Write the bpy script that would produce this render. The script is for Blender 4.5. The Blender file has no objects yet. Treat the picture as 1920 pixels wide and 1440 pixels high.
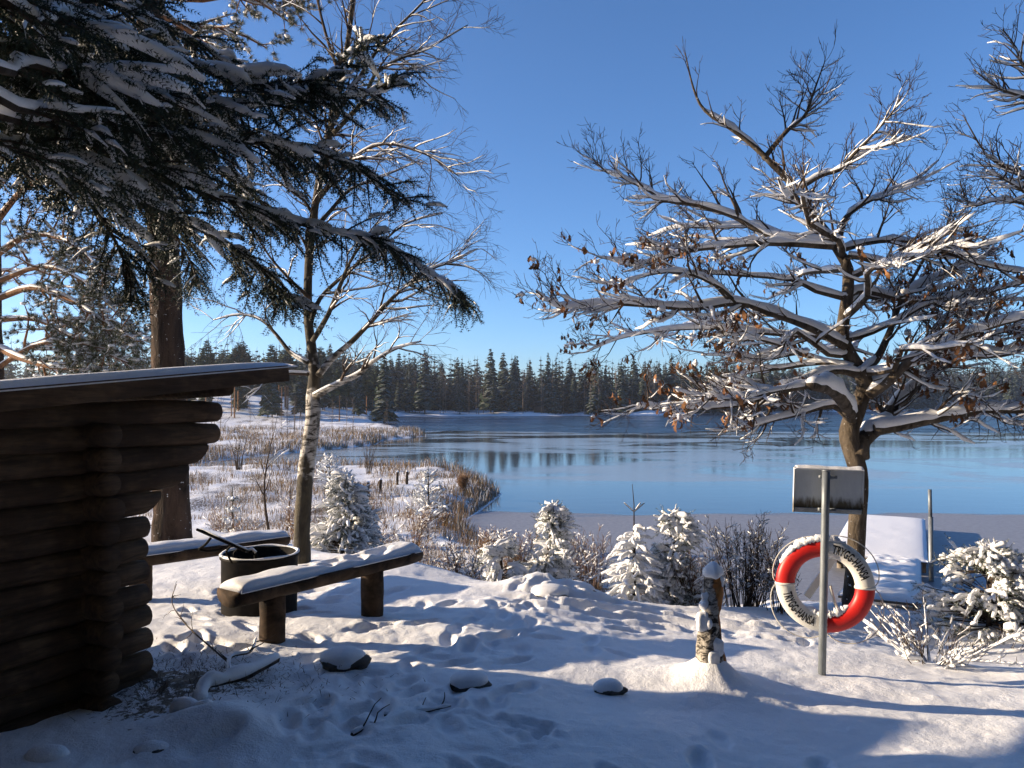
import bpy, math, random
import numpy as np
from mathutils import Vector, Matrix

SC = bpy.context.scene
COL = SC.collection
Rad = math.radians
rng = np.random.default_rng(11)
random.seed(11)

# ------------------------------------------------------------------ camera
CAMZ, FPX = 3.8, 1440.0
HAZE = 0.00032
PITCH = math.atan((752 - 720) / FPX)
cam = bpy.data.cameras.new('camera')
cam.sensor_width = 36; cam.lens = 27; cam.clip_end = 4000; cam.clip_start = 0.05
camo = bpy.data.objects.new('camera', cam); COL.objects.link(camo)
camo.location = (0, 0, CAMZ); camo.rotation_euler = (math.pi / 2 + PITCH, 0, 0)
SC.camera = camo

# ------------------------------------------------------------------ light
SUN_AZ, SUN_EL = -84.0, 15.0          # degrees, left of straight ahead / above horizon
w = bpy.data.worlds.new('World'); SC.world = w; w.use_nodes = True
nt = w.node_tree; nt.nodes.clear()
sky = nt.nodes.new('ShaderNodeTexSky'); sky.sky_type = 'NISHITA'; sky.sun_disc = False
sky.sun_elevation = Rad(SUN_EL); sky.sun_rotation = Rad(SUN_AZ)
sky.air_density = 0.8; sky.dust_density = 0.3; sky.ozone_density = 5.5; sky.altitude = 100
bg = nt.nodes.new('ShaderNodeBackground'); bg.inputs['Strength'].default_value = 0.10
wo = nt.nodes.new('ShaderNodeOutputWorld')
nt.links.new(sky.outputs[0], bg.inputs[0]); nt.links.new(bg.outputs[0], wo.inputs[0])
sl = bpy.data.lights.new('sun', 'SUN'); sl.energy = 5.0; sl.angle = Rad(0.6); sl.color = (1.0, 0.80, 0.56)
so = bpy.data.objects.new('sun', sl); COL.objects.link(so)
sd = Vector((math.sin(Rad(SUN_AZ)) * math.cos(Rad(SUN_EL)), math.cos(Rad(SUN_AZ)) * math.cos(Rad(SUN_EL)), math.sin(Rad(SUN_EL))))
so.rotation_euler = sd.to_track_quat('Z', 'Y').to_euler(); so.location = (-30, 20, 20)
SC.view_settings.view_transform = 'Standard'; SC.view_settings.look = 'None'
SC.view_settings.gamma = 1.0; SC.view_settings.use_curve_mapping = False
SC.view_settings.exposure = 1.2

# ------------------------------------------------------------------ helpers
def at(px, py, Y):
    """point at depth Y (metres ahead of the camera) on a sight line"""
    vx, vz = (px - 960) / FPX, -(py - 720) / FPX
    y = math.cos(PITCH) - math.sin(PITCH) * vz
    z = math.sin(PITCH) + math.cos(PITCH) * vz
    s = Y / y
    return np.array([vx * s, Y, CAMZ + z * s])

def _hash(i, j, s):
    h = (i * 374761393 + j * 668265263 + s * 974634777) & 0xFFFFFFFF
    h = ((h ^ (h >> 13)) * 1274126177) & 0xFFFFFFFF
    return ((h ^ (h >> 16)) & 0xFFFF) / 65535.0

def vnoise(x, y, s=0):
    x = np.asarray(x, float); y = np.asarray(y, float)
    i = np.floor(x).astype(np.int64); j = np.floor(y).astype(np.int64)
    u = x - i; v = y - j
    u = u * u * u * (u * (6 * u - 15) + 10); v = v * v * v * (v * (6 * v - 15) + 10)
    a = _hash(i, j, s); b = _hash(i + 1, j, s); c = _hash(i, j + 1, s); d = _hash(i + 1, j + 1, s)
    return (a + (b - a) * u) * (1 - v) + (c + (d - c) * u) * v - 0.5

def fbm(x, y, o=4, s=0, g=0.5):
    t = 0; a = 1.0
    for k in range(o):
        t = t + a * vnoise(np.asarray(x) * 2 ** k, np.asarray(y) * 2 ** k, s + k); a *= g
    return t

def sstep(a, b, x):
    t = np.clip((x - a) / (b - a), 0, 1); return t * t * (3 - 2 * t)

class MB:
    """collects geometry; build() links it as one mesh object"""
    def __init__(s): s.V = []; s.Q = []; s.T = []; s.qm = []; s.tm = []; s.n = 0
    def add(s, v, q=None, t=None, m=0):
        v = np.asarray(v, float).reshape(-1, 3)
        if q is not None and len(q):
            q = np.asarray(q, int); s.Q.append(q + s.n); s.qm.append(np.full(len(q), m))
        if t is not None and len(t):
            t = np.asarray(t, int); s.T.append(t + s.n); s.tm.append(np.full(len(t), m))
        s.V.append(v); s.n += len(v)
    def mesh(s, name, mats, smooth=True):
        me = bpy.data.meshes.new(name)
        if not s.V: return me
        V = np.concatenate(s.V); Q = np.concatenate(s.Q) if s.Q else np.zeros((0, 4), int)
        T = np.concatenate(s.T) if s.T else np.zeros((0, 3), int)
        me.vertices.add(len(V)); me.vertices.foreach_set('co', V.astype(np.float32).ravel())
        loops = np.concatenate([Q.ravel(), T.ravel()]); me.loops.add(len(loops))
        me.loops.foreach_set('vertex_index', loops.astype(np.int32))
        npol = len(Q) + len(T); me.polygons.add(npol)
        st = np.concatenate([np.arange(len(Q)) * 4, len(Q) * 4 + np.arange(len(T)) * 3])
        me.polygons.foreach_set('loop_start', st.astype(np.int32))
        mi = np.concatenate([np.concatenate(s.qm) if s.qm else np.zeros(0), np.concatenate(s.tm) if s.tm else np.zeros(0)])
        for mt in (mats if isinstance(mats, (list, tuple)) else [mats]): me.materials.append(mt)
        me.polygons.foreach_set('material_index', mi.astype(np.int32))
        me.polygons.foreach_set('use_smooth', np.full(npol, smooth))
        me.update(calc_edges=True)
        return me
    def build(s, name, mats, parent=None, smooth=True, loc=None):
        o = bpy.data.objects.new(name, s.mesh(name, mats, smooth)); COL.objects.link(o)
        if parent is not None: o.parent = parent
        if loc is not None: o.location = loc
        return o

def frames(P, up):
    d = np.gradient(P, axis=0); d /= np.linalg.norm(d, axis=1)[:, None] + 1e-9
    if up: ref = np.array([0, 0, 1.0])
    else:
        m = np.abs(d.mean(0)); ref = np.eye(3)[int(np.argmin(m))]
    u = np.cross(d, ref); nu = np.linalg.norm(u, axis=1)[:, None]
    u = np.where(nu < 1e-3, np.array([1.0, 0, 0]), u / (nu + 1e-9))
    return d, u, np.cross(u, d)

def tube(mb, P, r, k=6, m=0, up=False, rv=None, cap=True, wob=0.0, phase=0.0):
    P = np.asarray(P, float); n = len(P); r = np.broadcast_to(np.asarray(r, float), (n,))
    rv = r if rv is None else np.broadcast_to(np.asarray(rv, float), (n,))
    d, u, v = frames(P, up)
    a = np.linspace(0, 2 * np.pi, k, endpoint=False) + phase
    ca, sa = np.cos(a), np.sin(a)
    R_ = 1.0 + (wob * rng.standard_normal((n, k)) if wob else 0.0)
    X = P[:, None] + (u[:, None] * (ca[:, None] * r[:, None, None]) + v[:, None] * (sa[:, None] * rv[:, None, None])) * (R_[..., None] if wob else 1.0)
    i = np.arange(n - 1)[:, None] * k; j = np.arange(k)[None]; jn = (j + 1) % k
    q = np.stack([i + j, i + jn, i + k + jn, i + k + j], -1).reshape(-1, 4)
    V = X.reshape(-1, 3)
    if cap:
        V = np.concatenate([V, P[:1], P[-1:]])
        b = np.stack([np.full(k, n * k), (np.arange(k) + 1) % k, np.arange(k)], 1)
        e = np.stack([np.full(k, n * k + 1), (n - 1) * k + np.arange(k), (n - 1) * k + (np.arange(k) + 1) % k], 1)
        mb.add(V, q, np.concatenate([b, e]), m)
    else: mb.add(V, q, None, m)

def crom(P, per=4):
    P = np.asarray(P, float); Q = np.concatenate([[2 * P[0] - P[1]], P, [2 * P[-1] - P[-2]]])
    out = []
    for i in range(len(P) - 1):
        p0, p1, p2, p3 = Q[i:i + 4]
        for t in np.linspace(0, 1, per, endpoint=False):
            out.append(0.5 * ((2 * p1) + (-p0 + p2) * t + (2 * p0 - 5 * p1 + 4 * p2 - p3) * t * t + (-p0 + 3 * p1 - 3 * p2 + p3) * t ** 3))
    out.append(P[-1]); return np.array(out)

def box(mb, c, sx, sy, sz, rot=None, m=0, bev=0.0):
    b = bev
    pts = []
    for z, ins in ((-sz / 2, b), (-sz / 2 + b, 0), (sz / 2 - b, 0), (sz / 2, b)):
        for x, y in ((-1, -1), (1, -1), (1, 1), (-1, 1)): pts.append((x * (sx / 2 - ins), y * (sy / 2 - ins), z))
    V = np.array(pts)
    if rot is not None: V = V @ np.array(rot).T
    q = [(3, 2, 1, 0), (12, 13, 14, 15)]
    for l in range(3):
        for k in range(4): q.append((l * 4 + k, l * 4 + (k + 1) % 4, l * 4 + 4 + (k + 1) % 4, l * 4 + 4 + k))
    mb.add(V + np.asarray(c, float), q, None, m)

_ico = {}
def ico(sub):
    if sub not in _ico:
        import bmesh
        bm = bmesh.new(); bmesh.ops.create_icosphere(bm, subdivisions=sub, radius=1.0)
        _ico[sub] = (np.array([v.co[:] for v in bm.verts]), np.array([[v.index for v in f.verts] for f in bm.faces])); bm.free()
    return _ico[sub]

def blob(mb, c, r, sub=2, m=0, jit=0.18, flat=None):
    V, T = ico(sub); p = rng.uniform(0, 6, 3); f = rng.uniform(1.5, 3, 3)
    k = 1 + jit * (np.sin(V[:, 0] * f[0] * 2 + p[0]) + np.sin(V[:, 1] * f[1] * 2 + p[1]) + np.sin(V[:, 2] * f[2] * 2 + p[2])) / 1.6
    X = V * k[:, None] * np.asarray(r)
    if flat is not None: X[:, 2] = np.maximum(X[:, 2], flat)
    mb.add(X + np.asarray(c), None, T, m)

def snow_on(mb, P, r, th, k=6, m=0, lim=0.86):
    """snow lying on the upper side of a branch, thinner where it is steep"""
    P = np.asarray(P, float); n = len(P)
    d = np.gradient(P, axis=0); d /= np.linalg.norm(d, axis=1)[:, None] + 1e-9
    f = np.clip((lim - np.abs(d[:, 2])) / 0.35, 0, 1)
    if f.max() < 0.15: return
    r = np.broadcast_to(np.asarray(r, float), (n,))
    lump = 1 + 0.28 * rng.standard_normal(n); lump = np.clip(lump, 0.45, 1.6)
    e = np.ones(n); e[0] = 0.5; e[-1] = 0.35
    t = th * f * lump * e
    C = P.copy(); C[:, 2] += r * 0.55 + t * 0.35
    tube(mb, C, (r * 0.88 + t * 0.35) * np.maximum(f, 0.05), k, m, up=True, rv=(r * 0.4 + t * 0.75) * np.maximum(f, 0.05))

def child(P, t, ang, az, L, n=5, up=0.0, wob=0.15, flatten=0.0):
    """a branch leaving polyline P at fraction t"""
    x = t * (len(P) - 1); i = min(int(x), len(P) - 2); f = x - i
    b = P[i] * (1 - f) + P[i + 1] * f
    d = P[i + 1] - P[i]; d = d / (np.linalg.norm(d) + 1e-9)
    ref = np.array([0, 0, 1.0]) if abs(d[2]) < 0.9 else np.array([1.0, 0, 0])
    u = np.cross(d, ref); u /= np.linalg.norm(u); v = np.cross(u, d)
    p = math.cos(az) * u + math.sin(az) * v * (1 - flatten)
    p /= np.linalg.norm(p) + 1e-9
    q = math.cos(ang) * d + math.sin(ang) * p
    out = [b]; s = L / (n - 1)
    for k in range(n - 1):
        q = q + wob * rng.standard_normal(3) + np.array([0, 0, up / (n - 1)])
        q /= np.linalg.norm(q); out.append(out[-1] + q * s)
    return np.array(out)

def plen(P): return float(np.linalg.norm(np.diff(P, axis=0), axis=1).sum())

def needles(mb, P, D, per, L, wd, m=0, ang=(0.5, 1.1), down=0.0):
    """thin needle triangles round points P with twig directions D"""
    P = np.repeat(np.asarray(P, float), per, 0); D = np.repeat(np.asarray(D, float), per, 0); n = len(P)
    if n == 0: return
    rv = rng.standard_normal((n, 3)); rv -= (rv * D).sum(1)[:, None] * D; rv /= np.linalg.norm(rv, axis=1)[:, None] + 1e-9
    a = rng.uniform(ang[0], ang[1], n)[:, None]
    q = np.cos(a) * D + np.sin(a) * rv; q[:, 2] -= down; q /= np.linalg.norm(q, axis=1)[:, None] + 1e-9
    s = np.cross(q, rng.standard_normal((n, 3))); s /= np.linalg.norm(s, axis=1)[:, None] + 1e-9
    l = (L * rng.uniform(0.7, 1.2, n))[:, None]
    V = np.stack([P - s * wd / 2, P + s * wd / 2, P + q * l], 1).reshape(-1, 3)
    mb.add(V, None, np.arange(n * 3).reshape(-1, 3), m)

def along(P, step):
    P = np.asarray(P, float); L = np.r_[0, np.cumsum(np.linalg.norm(np.diff(P, axis=0), axis=1))]
    n = max(2, int(L[-1] / step)); s = np.linspace(0, L[-1], n)
    Q = np.stack([np.interp(s, L, P[:, k]) for k in range(3)], 1)
    d = np.gradient(Q, axis=0); d /= np.linalg.norm(d, axis=1)[:, None] + 1e-9
    return Q, d

def tag(o, label, cat, group=None, kind=None):
    if label: o['label'] = label
    if cat: o['category'] = cat
    if group: o['group'] = group
    if kind: o['kind'] = kind
    return o

def thing(name, label, cat, loc=(0, 0, 0), group=None):
    o = bpy.data.objects.new(name, None); COL.objects.link(o); o.location = loc; o.empty_display_size = 0.1
    return tag(o, label, cat, group)

def part(mb, name, mats, root, smooth=True):
    """mesh built in world coordinates, parented to a thing at root.location"""
    L = np.array(root.location)
    mb.V = [v - L for v in mb.V]
    return mb.build(name, mats, root, smooth)

def copy_tree(o, parent=None):
    c = o.copy(); COL.objects.link(c); c.parent = parent
    for ch in list(o.children): copy_tree(ch, c)
    return c

# ------------------------------------------------------------------ materials
def M(name, base=(0.5, 0.5, 0.5), rough=0.8, metal=0.0, spec=0.3):
    m = bpy.data.materials.new(name); m.use_nodes = True
    b = m.node_tree.nodes['Principled BSDF']
    b.inputs['Base Color'].default_value = (*base, 1); b.inputs['Roughness'].default_value = rough
    b.inputs['Metallic'].default_value = metal; b.inputs['Specular IOR Level'].default_value = spec
    return m

class NT:
    def __init__(s, m): s.t = m.node_tree; s.b = s.t.nodes['Principled BSDF']
    def n(s, ty, **k):
        o = s.t.nodes.new(ty)
        for a, v in k.items():
            if hasattr(o, a): setattr(o, a, v)
            else: o.inputs[a.replace('_', ' ')].default_value = v
        return o
    def l(s, a, b): s.t.links.new(a, b)
    def pos(s, scale=(1, 1, 1), coord='Object'):
        tc = s.n('ShaderNodeTexCoord'); mp = s.n('ShaderNodeMapping'); mp.inputs['Scale'].default_value = scale
        s.l(tc.outputs[coord], mp.inputs[0]); return mp.outputs[0]
    def noise(s, vec, scale, detail=4, rough=0.55, dist=0.0):
        o = s.n('ShaderNodeTexNoise'); o.inputs['Scale'].default_value = scale; o.inputs['Detail'].default_value = detail
        o.inputs['Roughness'].default_value = rough; o.inputs['Distortion'].default_value = dist
        if vec is not None: s.l(vec, o.inputs['Vector'])
        return o.outputs['Fac']
    def ramp(s, f, stops):
        o = s.n('ShaderNodeValToRGB'); e = o.color_ramp.elements
        while len(e) < len(stops): e.new(0.5)
        for q, (p, c) in zip(e, stops): q.position = p; q.color = (*c, 1) if len(c) == 3 else c
        s.l(f, o.inputs[0]); return o.outputs[0]
    def mix(s, f, a, b):
        o = s.n('ShaderNodeMix'); o.data_type = 'RGBA'
        for i, v in ((0, f), (6, a), (7, b)):
            if isinstance(v, (int, float)): o.inputs[i].default_value = v
            elif isinstance(v, tuple): o.inputs[i].default_value = (*v, 1)
            else: s.l(v, o.inputs[i])
        return o.outputs[2]
    def math(s, op, a, b=0.0, c=None, clamp=False):
        o = s.n('ShaderNodeMath'); o.operation = op; o.use_clamp = clamp
        for i, v in enumerate((a, b) if c is None else (a, b, c)):
            if isinstance(v, (int, float)): o.inputs[i].default_value = v
            else: s.l(v, o.inputs[i])
        return o.outputs[0]
    def sstep(s, x, a, b):
        o = s.n('ShaderNodeMapRange'); o.interpolation_type = 'SMOOTHSTEP'
        o.inputs[1].default_value = a; o.inputs[2].default_value = b; s.l(x, o.inputs[0]); return o.outputs[0]
    def bump(s, h, strength=0.4, dist=0.01):
        o = s.n('ShaderNodeBump'); o.inputs['Strength'].default_value = strength; o.inputs['Distance'].default_value = dist
        s.l(h, o.inputs['Height']); s.l(o.outputs[0], s.b.inputs['Normal'])
    def col(s, c): s.l(c, s.b.inputs['Base Color'])
    def island(s): return s.n('ShaderNodeNewGeometry').outputs['Random Per Island']
    def normz(s):
        g = s.n('ShaderNodeNewGeometry'); x = s.n('ShaderNodeSeparateXYZ'); s.l(g.outputs['Normal'], x.inputs[0]); return x.outputs[2]

def mat_snow(name='snow', fine=60.0):
    m = M(name, (0.86, 0.87, 0.9), 0.62, spec=0.35); t = NT(m)
    p = t.pos(); a = t.noise(p, fine, 5, 0.65); b = t.noise(p, fine * 4, 2)
    t.col(t.ramp(a, [(0.25, (0.80, 0.815, 0.85)), (0.7, (0.89, 0.895, 0.91))]))
    t.bump(t.math('ADD', a, t.math('MULTIPLY', b, 0.4)), 0.55, 0.012)
    t.b.inputs['Subsurface Weight'].default_value = 0.0
    return m

def mat_bark(name, c0, c1, sc=8, stretch=0.25, bump=0.9, dist=0.02, snow=0.0):
    m = M(name, c0, 0.9, spec=0.15); t = NT(m)
    p = t.pos((1, 1, stretch)); a = t.noise(p, sc, 6, 0.65, 0.6); b = t.noise(t.pos(), sc * 6, 3)
    c = t.ramp(a, [(0.35, c0), (0.65, c1)])
    if snow:
        f = t.sstep(t.noise(t.pos(), 22, 4, 0.6), 0.70 - snow, 0.74 - snow)
        c = t.mix(f, c, (0.82, 0.83, 0.86))
    t.col(c); t.bump(t.math('ADD', a, t.math('MULTIPLY', b, 0.3)), bump, dist)
    return m

def mat_needles(name, c0, c1, frost=0.0, rough=0.6):
    m = M(name, c0, rough, spec=0.3); t = NT(m)
    i = t.island(); c = t.mix(i, c0, c1)
    if frost:
        f = t.sstep(t.math('FRACT', t.math('MULTIPLY', i, 17.3)), 1 - frost, 1 - frost + 0.05)
        c = t.mix(f, c, (0.8, 0.82, 0.86))
    t.col(c)
    return m

SNOW = mat_snow('snow_soft', 45)
BARK_OAK = mat_bark('bark_oak', (0.035, 0.027, 0.02), (0.13, 0.105, 0.08), 9, 0.3, 1.0, 0.03, snow=0.035)
BARK_TWIG = mat_bark('bark_twig', (0.035, 0.026, 0.02), (0.09, 0.065, 0.05), 20, 1, 0.3, 0.005)
BARK_PINE = mat_bark('bark_pine', (0.018, 0.013, 0.010), (0.085, 0.055, 0.04), 7, 0.22, 1.0, 0.05, snow=0.03)
BARK_PINE_UP = mat_bark('bark_pine_limb', (0.10, 0.05, 0.025), (0.26, 0.13, 0.065), 10, 0.5, 0.6, 0.02)
BARK_SPRUCE = mat_bark('bark_spruce', (0.02, 0.016, 0.013), (0.07, 0.055, 0.045), 14, 0.6, 0.7, 0.02)
WOOD_DARK = mat_bark('log_wood', (0.012, 0.009, 0.007), (0.075, 0.05, 0.034), 5, 1, 0.5, 0.01)
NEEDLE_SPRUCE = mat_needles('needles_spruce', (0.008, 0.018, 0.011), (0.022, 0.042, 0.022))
NEEDLE_PINE = mat_needles('needles_pine_frosted', (0.035, 0.06, 0.03), (0.11, 0.11, 0.05), frost=0.16)
NEEDLE_BUSH = mat_needles('needles_juniper', (0.03, 0.05, 0.025), (0.08, 0.095, 0.045), frost=0.22)

def mat_ground():
    m = M('snow_ground', (0.86, 0.87, 0.9), 0.6, spec=0.35); t = NT(m)
    p = t.pos(); a = t.noise(p, 28, 6, 0.7); b = t.noise(p, 110, 3, 0.6)
    snow = t.ramp(a, [(0.2, (0.79, 0.805, 0.84)), (0.75, (0.89, 0.895, 0.91))])
    at_ = t.n('ShaderNodeAttribute'); at_.attribute_name = 'bare'
    grass = t.ramp(t.noise(p, 9, 5, 0.7), [(0.3, (0.035, 0.026, 0.016)), (0.55, (0.14, 0.10, 0.06)), (0.75, (0.30, 0.24, 0.16))])
    n = t.noise(p, 16, 6, 0.75)
    f = t.sstep(t.math('ADD', at_.outputs['Fac'], t.math('MULTIPLY', t.math('SUBTRACT', n, 0.5), 2.2)), 0.48, 0.62)
    t.col(t.mix(f, snow, grass))
    t.bump(t.math('ADD', a, t.math('MULTIPLY', b, 0.35)), 0.6, 0.02)
    return m
GROUND = mat_ground()

def mat_lake():
    m = M('lake_ice', (0.05, 0.08, 0.11), 0.1, spec=0.5); t = NT(m)
    tc = t.n('ShaderNodeTexCoord'); x = t.n('ShaderNodeSeparateXYZ'); t.l(tc.outputs['Object'], x.inputs[0])
    Y = x.outputs[1]; X = x.outputs[0]
    wob = t.noise(t.pos((0.05, 0.16, 1)), 1.0, 4, 0.55)
    yw = t.math('ADD', Y, t.math('MULTIPLY', t.math('SUBTRACT', wob, 0.5), 9.0))
    streak = t.noise(t.pos((0.05, 0.11, 1)), 1.0, 8, 0.66, 1.2)
    # frosted near ice, clear dark ice, dusted ice, open water
    f_near = t.math('SUBTRACT', 1.0, t.sstep(t.math('ADD', yw, t.math('MULTIPLY', X, -0.02)), 25.2, 25.7))
    f_dust = t.math('MULTIPLY', t.sstep(yw, 33.0, 35.0), t.sstep(streak, 0.44, 0.56))
    ywf = t.math('ADD', Y, t.math('MULTIPLY', t.math('SUBTRACT', t.noise(t.pos((0.03, 0.03, 1)), 1.0, 4, 0.6), 0.5), 50.0))
    f_open = t.sstep(ywf, 93.0, 95.0)
    grain = t.noise(t.pos(), 7, 5, 0.7)
    frost = t.ramp(grain, [(0.3, (0.17, 0.18, 0.21)), (0.7, (0.28, 0.29, 0.33))])
    c = t.mix(t.math('MULTIPLY', f_dust, 0.8), (0.045, 0.06, 0.075), (0.30, 0.33, 0.35))
    c = t.mix(f_near, c, frost); c = t.mix(f_open, c, (0.02, 0.045, 0.08)); t.col(c)
    r = t.math('ADD', 0.07, t.math('MULTIPLY', f_dust, 0.13)); r = t.math('ADD', r, t.math('MULTIPLY', f_near, 0.45))
    t.l(r, t.b.inputs['Roughness'])
    rip = t.noise(t.pos((0.8, 2.2, 1)), 1.0, 4, 0.6)
    fine = t.noise(t.pos((0.5, 1.2, 1)), 1.0, 4, 0.6)
    h = t.math('ADD', t.math('MULTIPLY', t.math('MULTIPLY', rip, f_open), 0.30), t.math('MULTIPLY', fine, 0.004))
    h = t.math('ADD', h, t.math('MULTIPLY', t.math('MULTIPLY', grain, f_near), 0.01))
    t.bump(h, 1.0, 1.0)
    return m
LAKE = mat_lake()

# ------------------------------------------------------------------ terrain
def sdist(poly, x, y):
    """signed distance to a polygon, positive inside"""
    P = np.array(poly, float); n = len(P); d = np.full(x.shape, 1e9); ins = np.zeros(x.shape, bool)
    for i in range(n):
        a = P[i]; b = P[(i + 1) % n]; e = b - a
        t = np.clip(((x - a[0]) * e[0] + (y - a[1]) * e[1]) / (e @ e), 0, 1)
        d = np.minimum(d, np.hypot(x - a[0] - t * e[0], y - a[1] - t * e[1]))
        c = (a[1] > y) != (b[1] > y)
        with np.errstate(divide='ignore', invalid='ignore'):
            xi = (b[0] - a[0]) * (y - a[1]) / (b[1] - a[1] + 1e-12) + a[0]
        ins ^= c & (x < xi)
    return np.where(ins, d, -d)

NEAR = [(-300, -300), (-300, 38), (-27, 41), (-17.4, 41), (-11, 44), (-7.7, 43), (-3.1, 41), (-1.4, 36), (-.4, 31.5), (-1.1, 26.5), (-1.5, 24.5), (-.9, 21.5),
        (0.3, 18), (1.5, 16), (4, 14.5), (8, 13.6), (14, 13.5), (60, 8), (300, 0), (300, -300)]
PEN = [(-300, 45), (-26, 45), (-19, 46.5), (-18.2, 51), (-15, 58.8), (-11.9, 66.7), (-12.6, 75), (-9.2, 83), (-11.5, 93), (-25, 140), (-34, 190), (-60, 260), (-400, 300)]
FAR = [(-400, 230), (-60, 196), (-34, 190), (-15, 191), (20, 197), (60, 214), (85, 235), (110, 262), (150, 300), (200, 330), (300, 350), (600, 360), (1500, 200), (1500, 1800), (-1500, 1800), (-1500, 230)]
CTRL = np.array([(0, 0, 2.2), (-2.3, 4.4, 2.15), (-1.81, 5.8, 2.10), (-1.19, 6.8, 1.99), (-3.35, 7.3, 1.98), (-2.3, 8.0, 1.92), (1.41, 5.4, 1.78), (2.6, 6.4, 1.5), (4.3, 9.7, 1.05),
                 (-2.5, 9.2, 1.85), (-4.9, 11, 1.8), (-.35, 8.5, 1.85), (.5, 8.1, 1.75), (1.9, 8.1, 1.42), (5.75, 8.8, 1.1), (3.8, 5.7, 1.5), (2.99, 4.49, 1.86),
                 (0, 3.5, 2.12), (2, 3, 2.1), (4, 4, 1.8), (-6, 5, 2.2), (-8, 10, 2.0), (8, 6, 1.5), (0, 5.5, 1.98), (0.4, 6.8, 1.9), (-3, 1, 2.2), (4, 0, 2.1), (10, 10, 1.0), (-12, 12, 2.0), (12, 2, 1.8)])
CX = np.array([-300, -8, -5, -2.5, -.35, .5, 1.9, 4.3, 5.75, 9, 300.]); CY = np.array([14, 12.6, 12.2, 10, 8.7, 8.3, 8.5, 10.4, 9.6, 9.6, 9.6])
# footprints trodden along paths: (from, to, count)
FOOT = []     # sparse, shallow prints
_fr = np.random.default_rng(3)
for (a, b, n, sp) in (((-1.0, 3.2), (-.3, 6.2), 60, .35), ((-.3, 6.2), (.6, 8.0), 40, .4), ((.2, 7.3), (3.2, 7.6), 60, .35), ((3.0, 7.4), (4.6, 9.2), 40, .3),
                      ((-1.4, 7.4), (-2.8, 7.5), 50, .45), ((-1.6, 5.0), (-.2, 7.2), 50, .5), ((-2.0, 5.2), (-2.9, 6.6), 40, .35), ((0.2, 3.0), (-.6, 4.6), 40, .3), ((.8, 6.9), (1.2, 4.0), 14, .2)):
    for k in range(int(n * .62)):
        t = _fr.random(); FOOT.append((a[0] + (b[0] - a[0]) * t + _fr.normal(0, sp), a[1] + (b[1] - a[1]) * t + _fr.normal(0, sp), math.atan2(b[1] - a[1], b[0] - a[0]) + _fr.normal(0, .5), _fr.uniform(.010, .034)))

def gbase(x, y):
    x = np.asarray(x, float); y = np.asarray(y, float)
    num = 0; den = 1e-12
    for cx, cy, cz in CTRL:
        wgt = np.exp(-((x - cx) ** 2 + (y - cy) ** 2) / (2 * 1.25 ** 2)) + 1e-4 / (1 + (x - cx) ** 2 + (y - cy) ** 2)
        num = num + wgt * cz; den = den + wgt
    hb = num / den
    d = np.maximum(sdist(NEAR, x, y), np.maximum(sdist(PEN, x, y), -1e8))
    df = sdist(FAR, x, y)
    low = np.clip(d * 0.22, -1.2, 0.30) + np.where(d > 0.5, 0.28 * fbm(x * .33, y * .33, 4, 5) + 0.05, 0)
    # the mainland to the left rises behind the marsh
    low = low + sstep(95, 190, y) * sstep(-18, -70, x) * 5.0 * (d > 0)
    far = np.clip(df * 0.2, -1.2, 0.6) + sstep(2, 60, df) * 2.0 + sstep(0, 1, df) * fbm(x * .05, y * .05, 3, 9) * 1.5
    far = far + sstep(10, 130, df) * sstep(40, 240, x) * 17.0 + sstep(0, 60, df) * sstep(10, -60, x) * 2.5
    z = np.maximum(low, far)
    yc = np.interp(x, CX, CY)
    wn = 1 - sstep(0, 1, (y - (yc - .2)) / np.clip(2.6 + .25 * np.abs(x - 1), 2.6, 4.0))
    return z * (1 - wn) + hb * wn

def gz(x, y): return float(gbase(np.array([x]), np.array([y]))[0])

def on_ground(px, py):
    """where a sight line meets the bare terrain"""
    a = at(px, py, 1.0) - np.array([0, 0, CAMZ])
    ys = np.concatenate([np.arange(2, 15, .05), np.arange(15, 100, .25)])
    g = gbase(a[0] * ys, ys); h = CAMZ + a[2] * ys
    i = int(np.argmax(h <= g)); Y = ys[i]
    return np.array([a[0] * Y, Y, g[i]])

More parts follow.
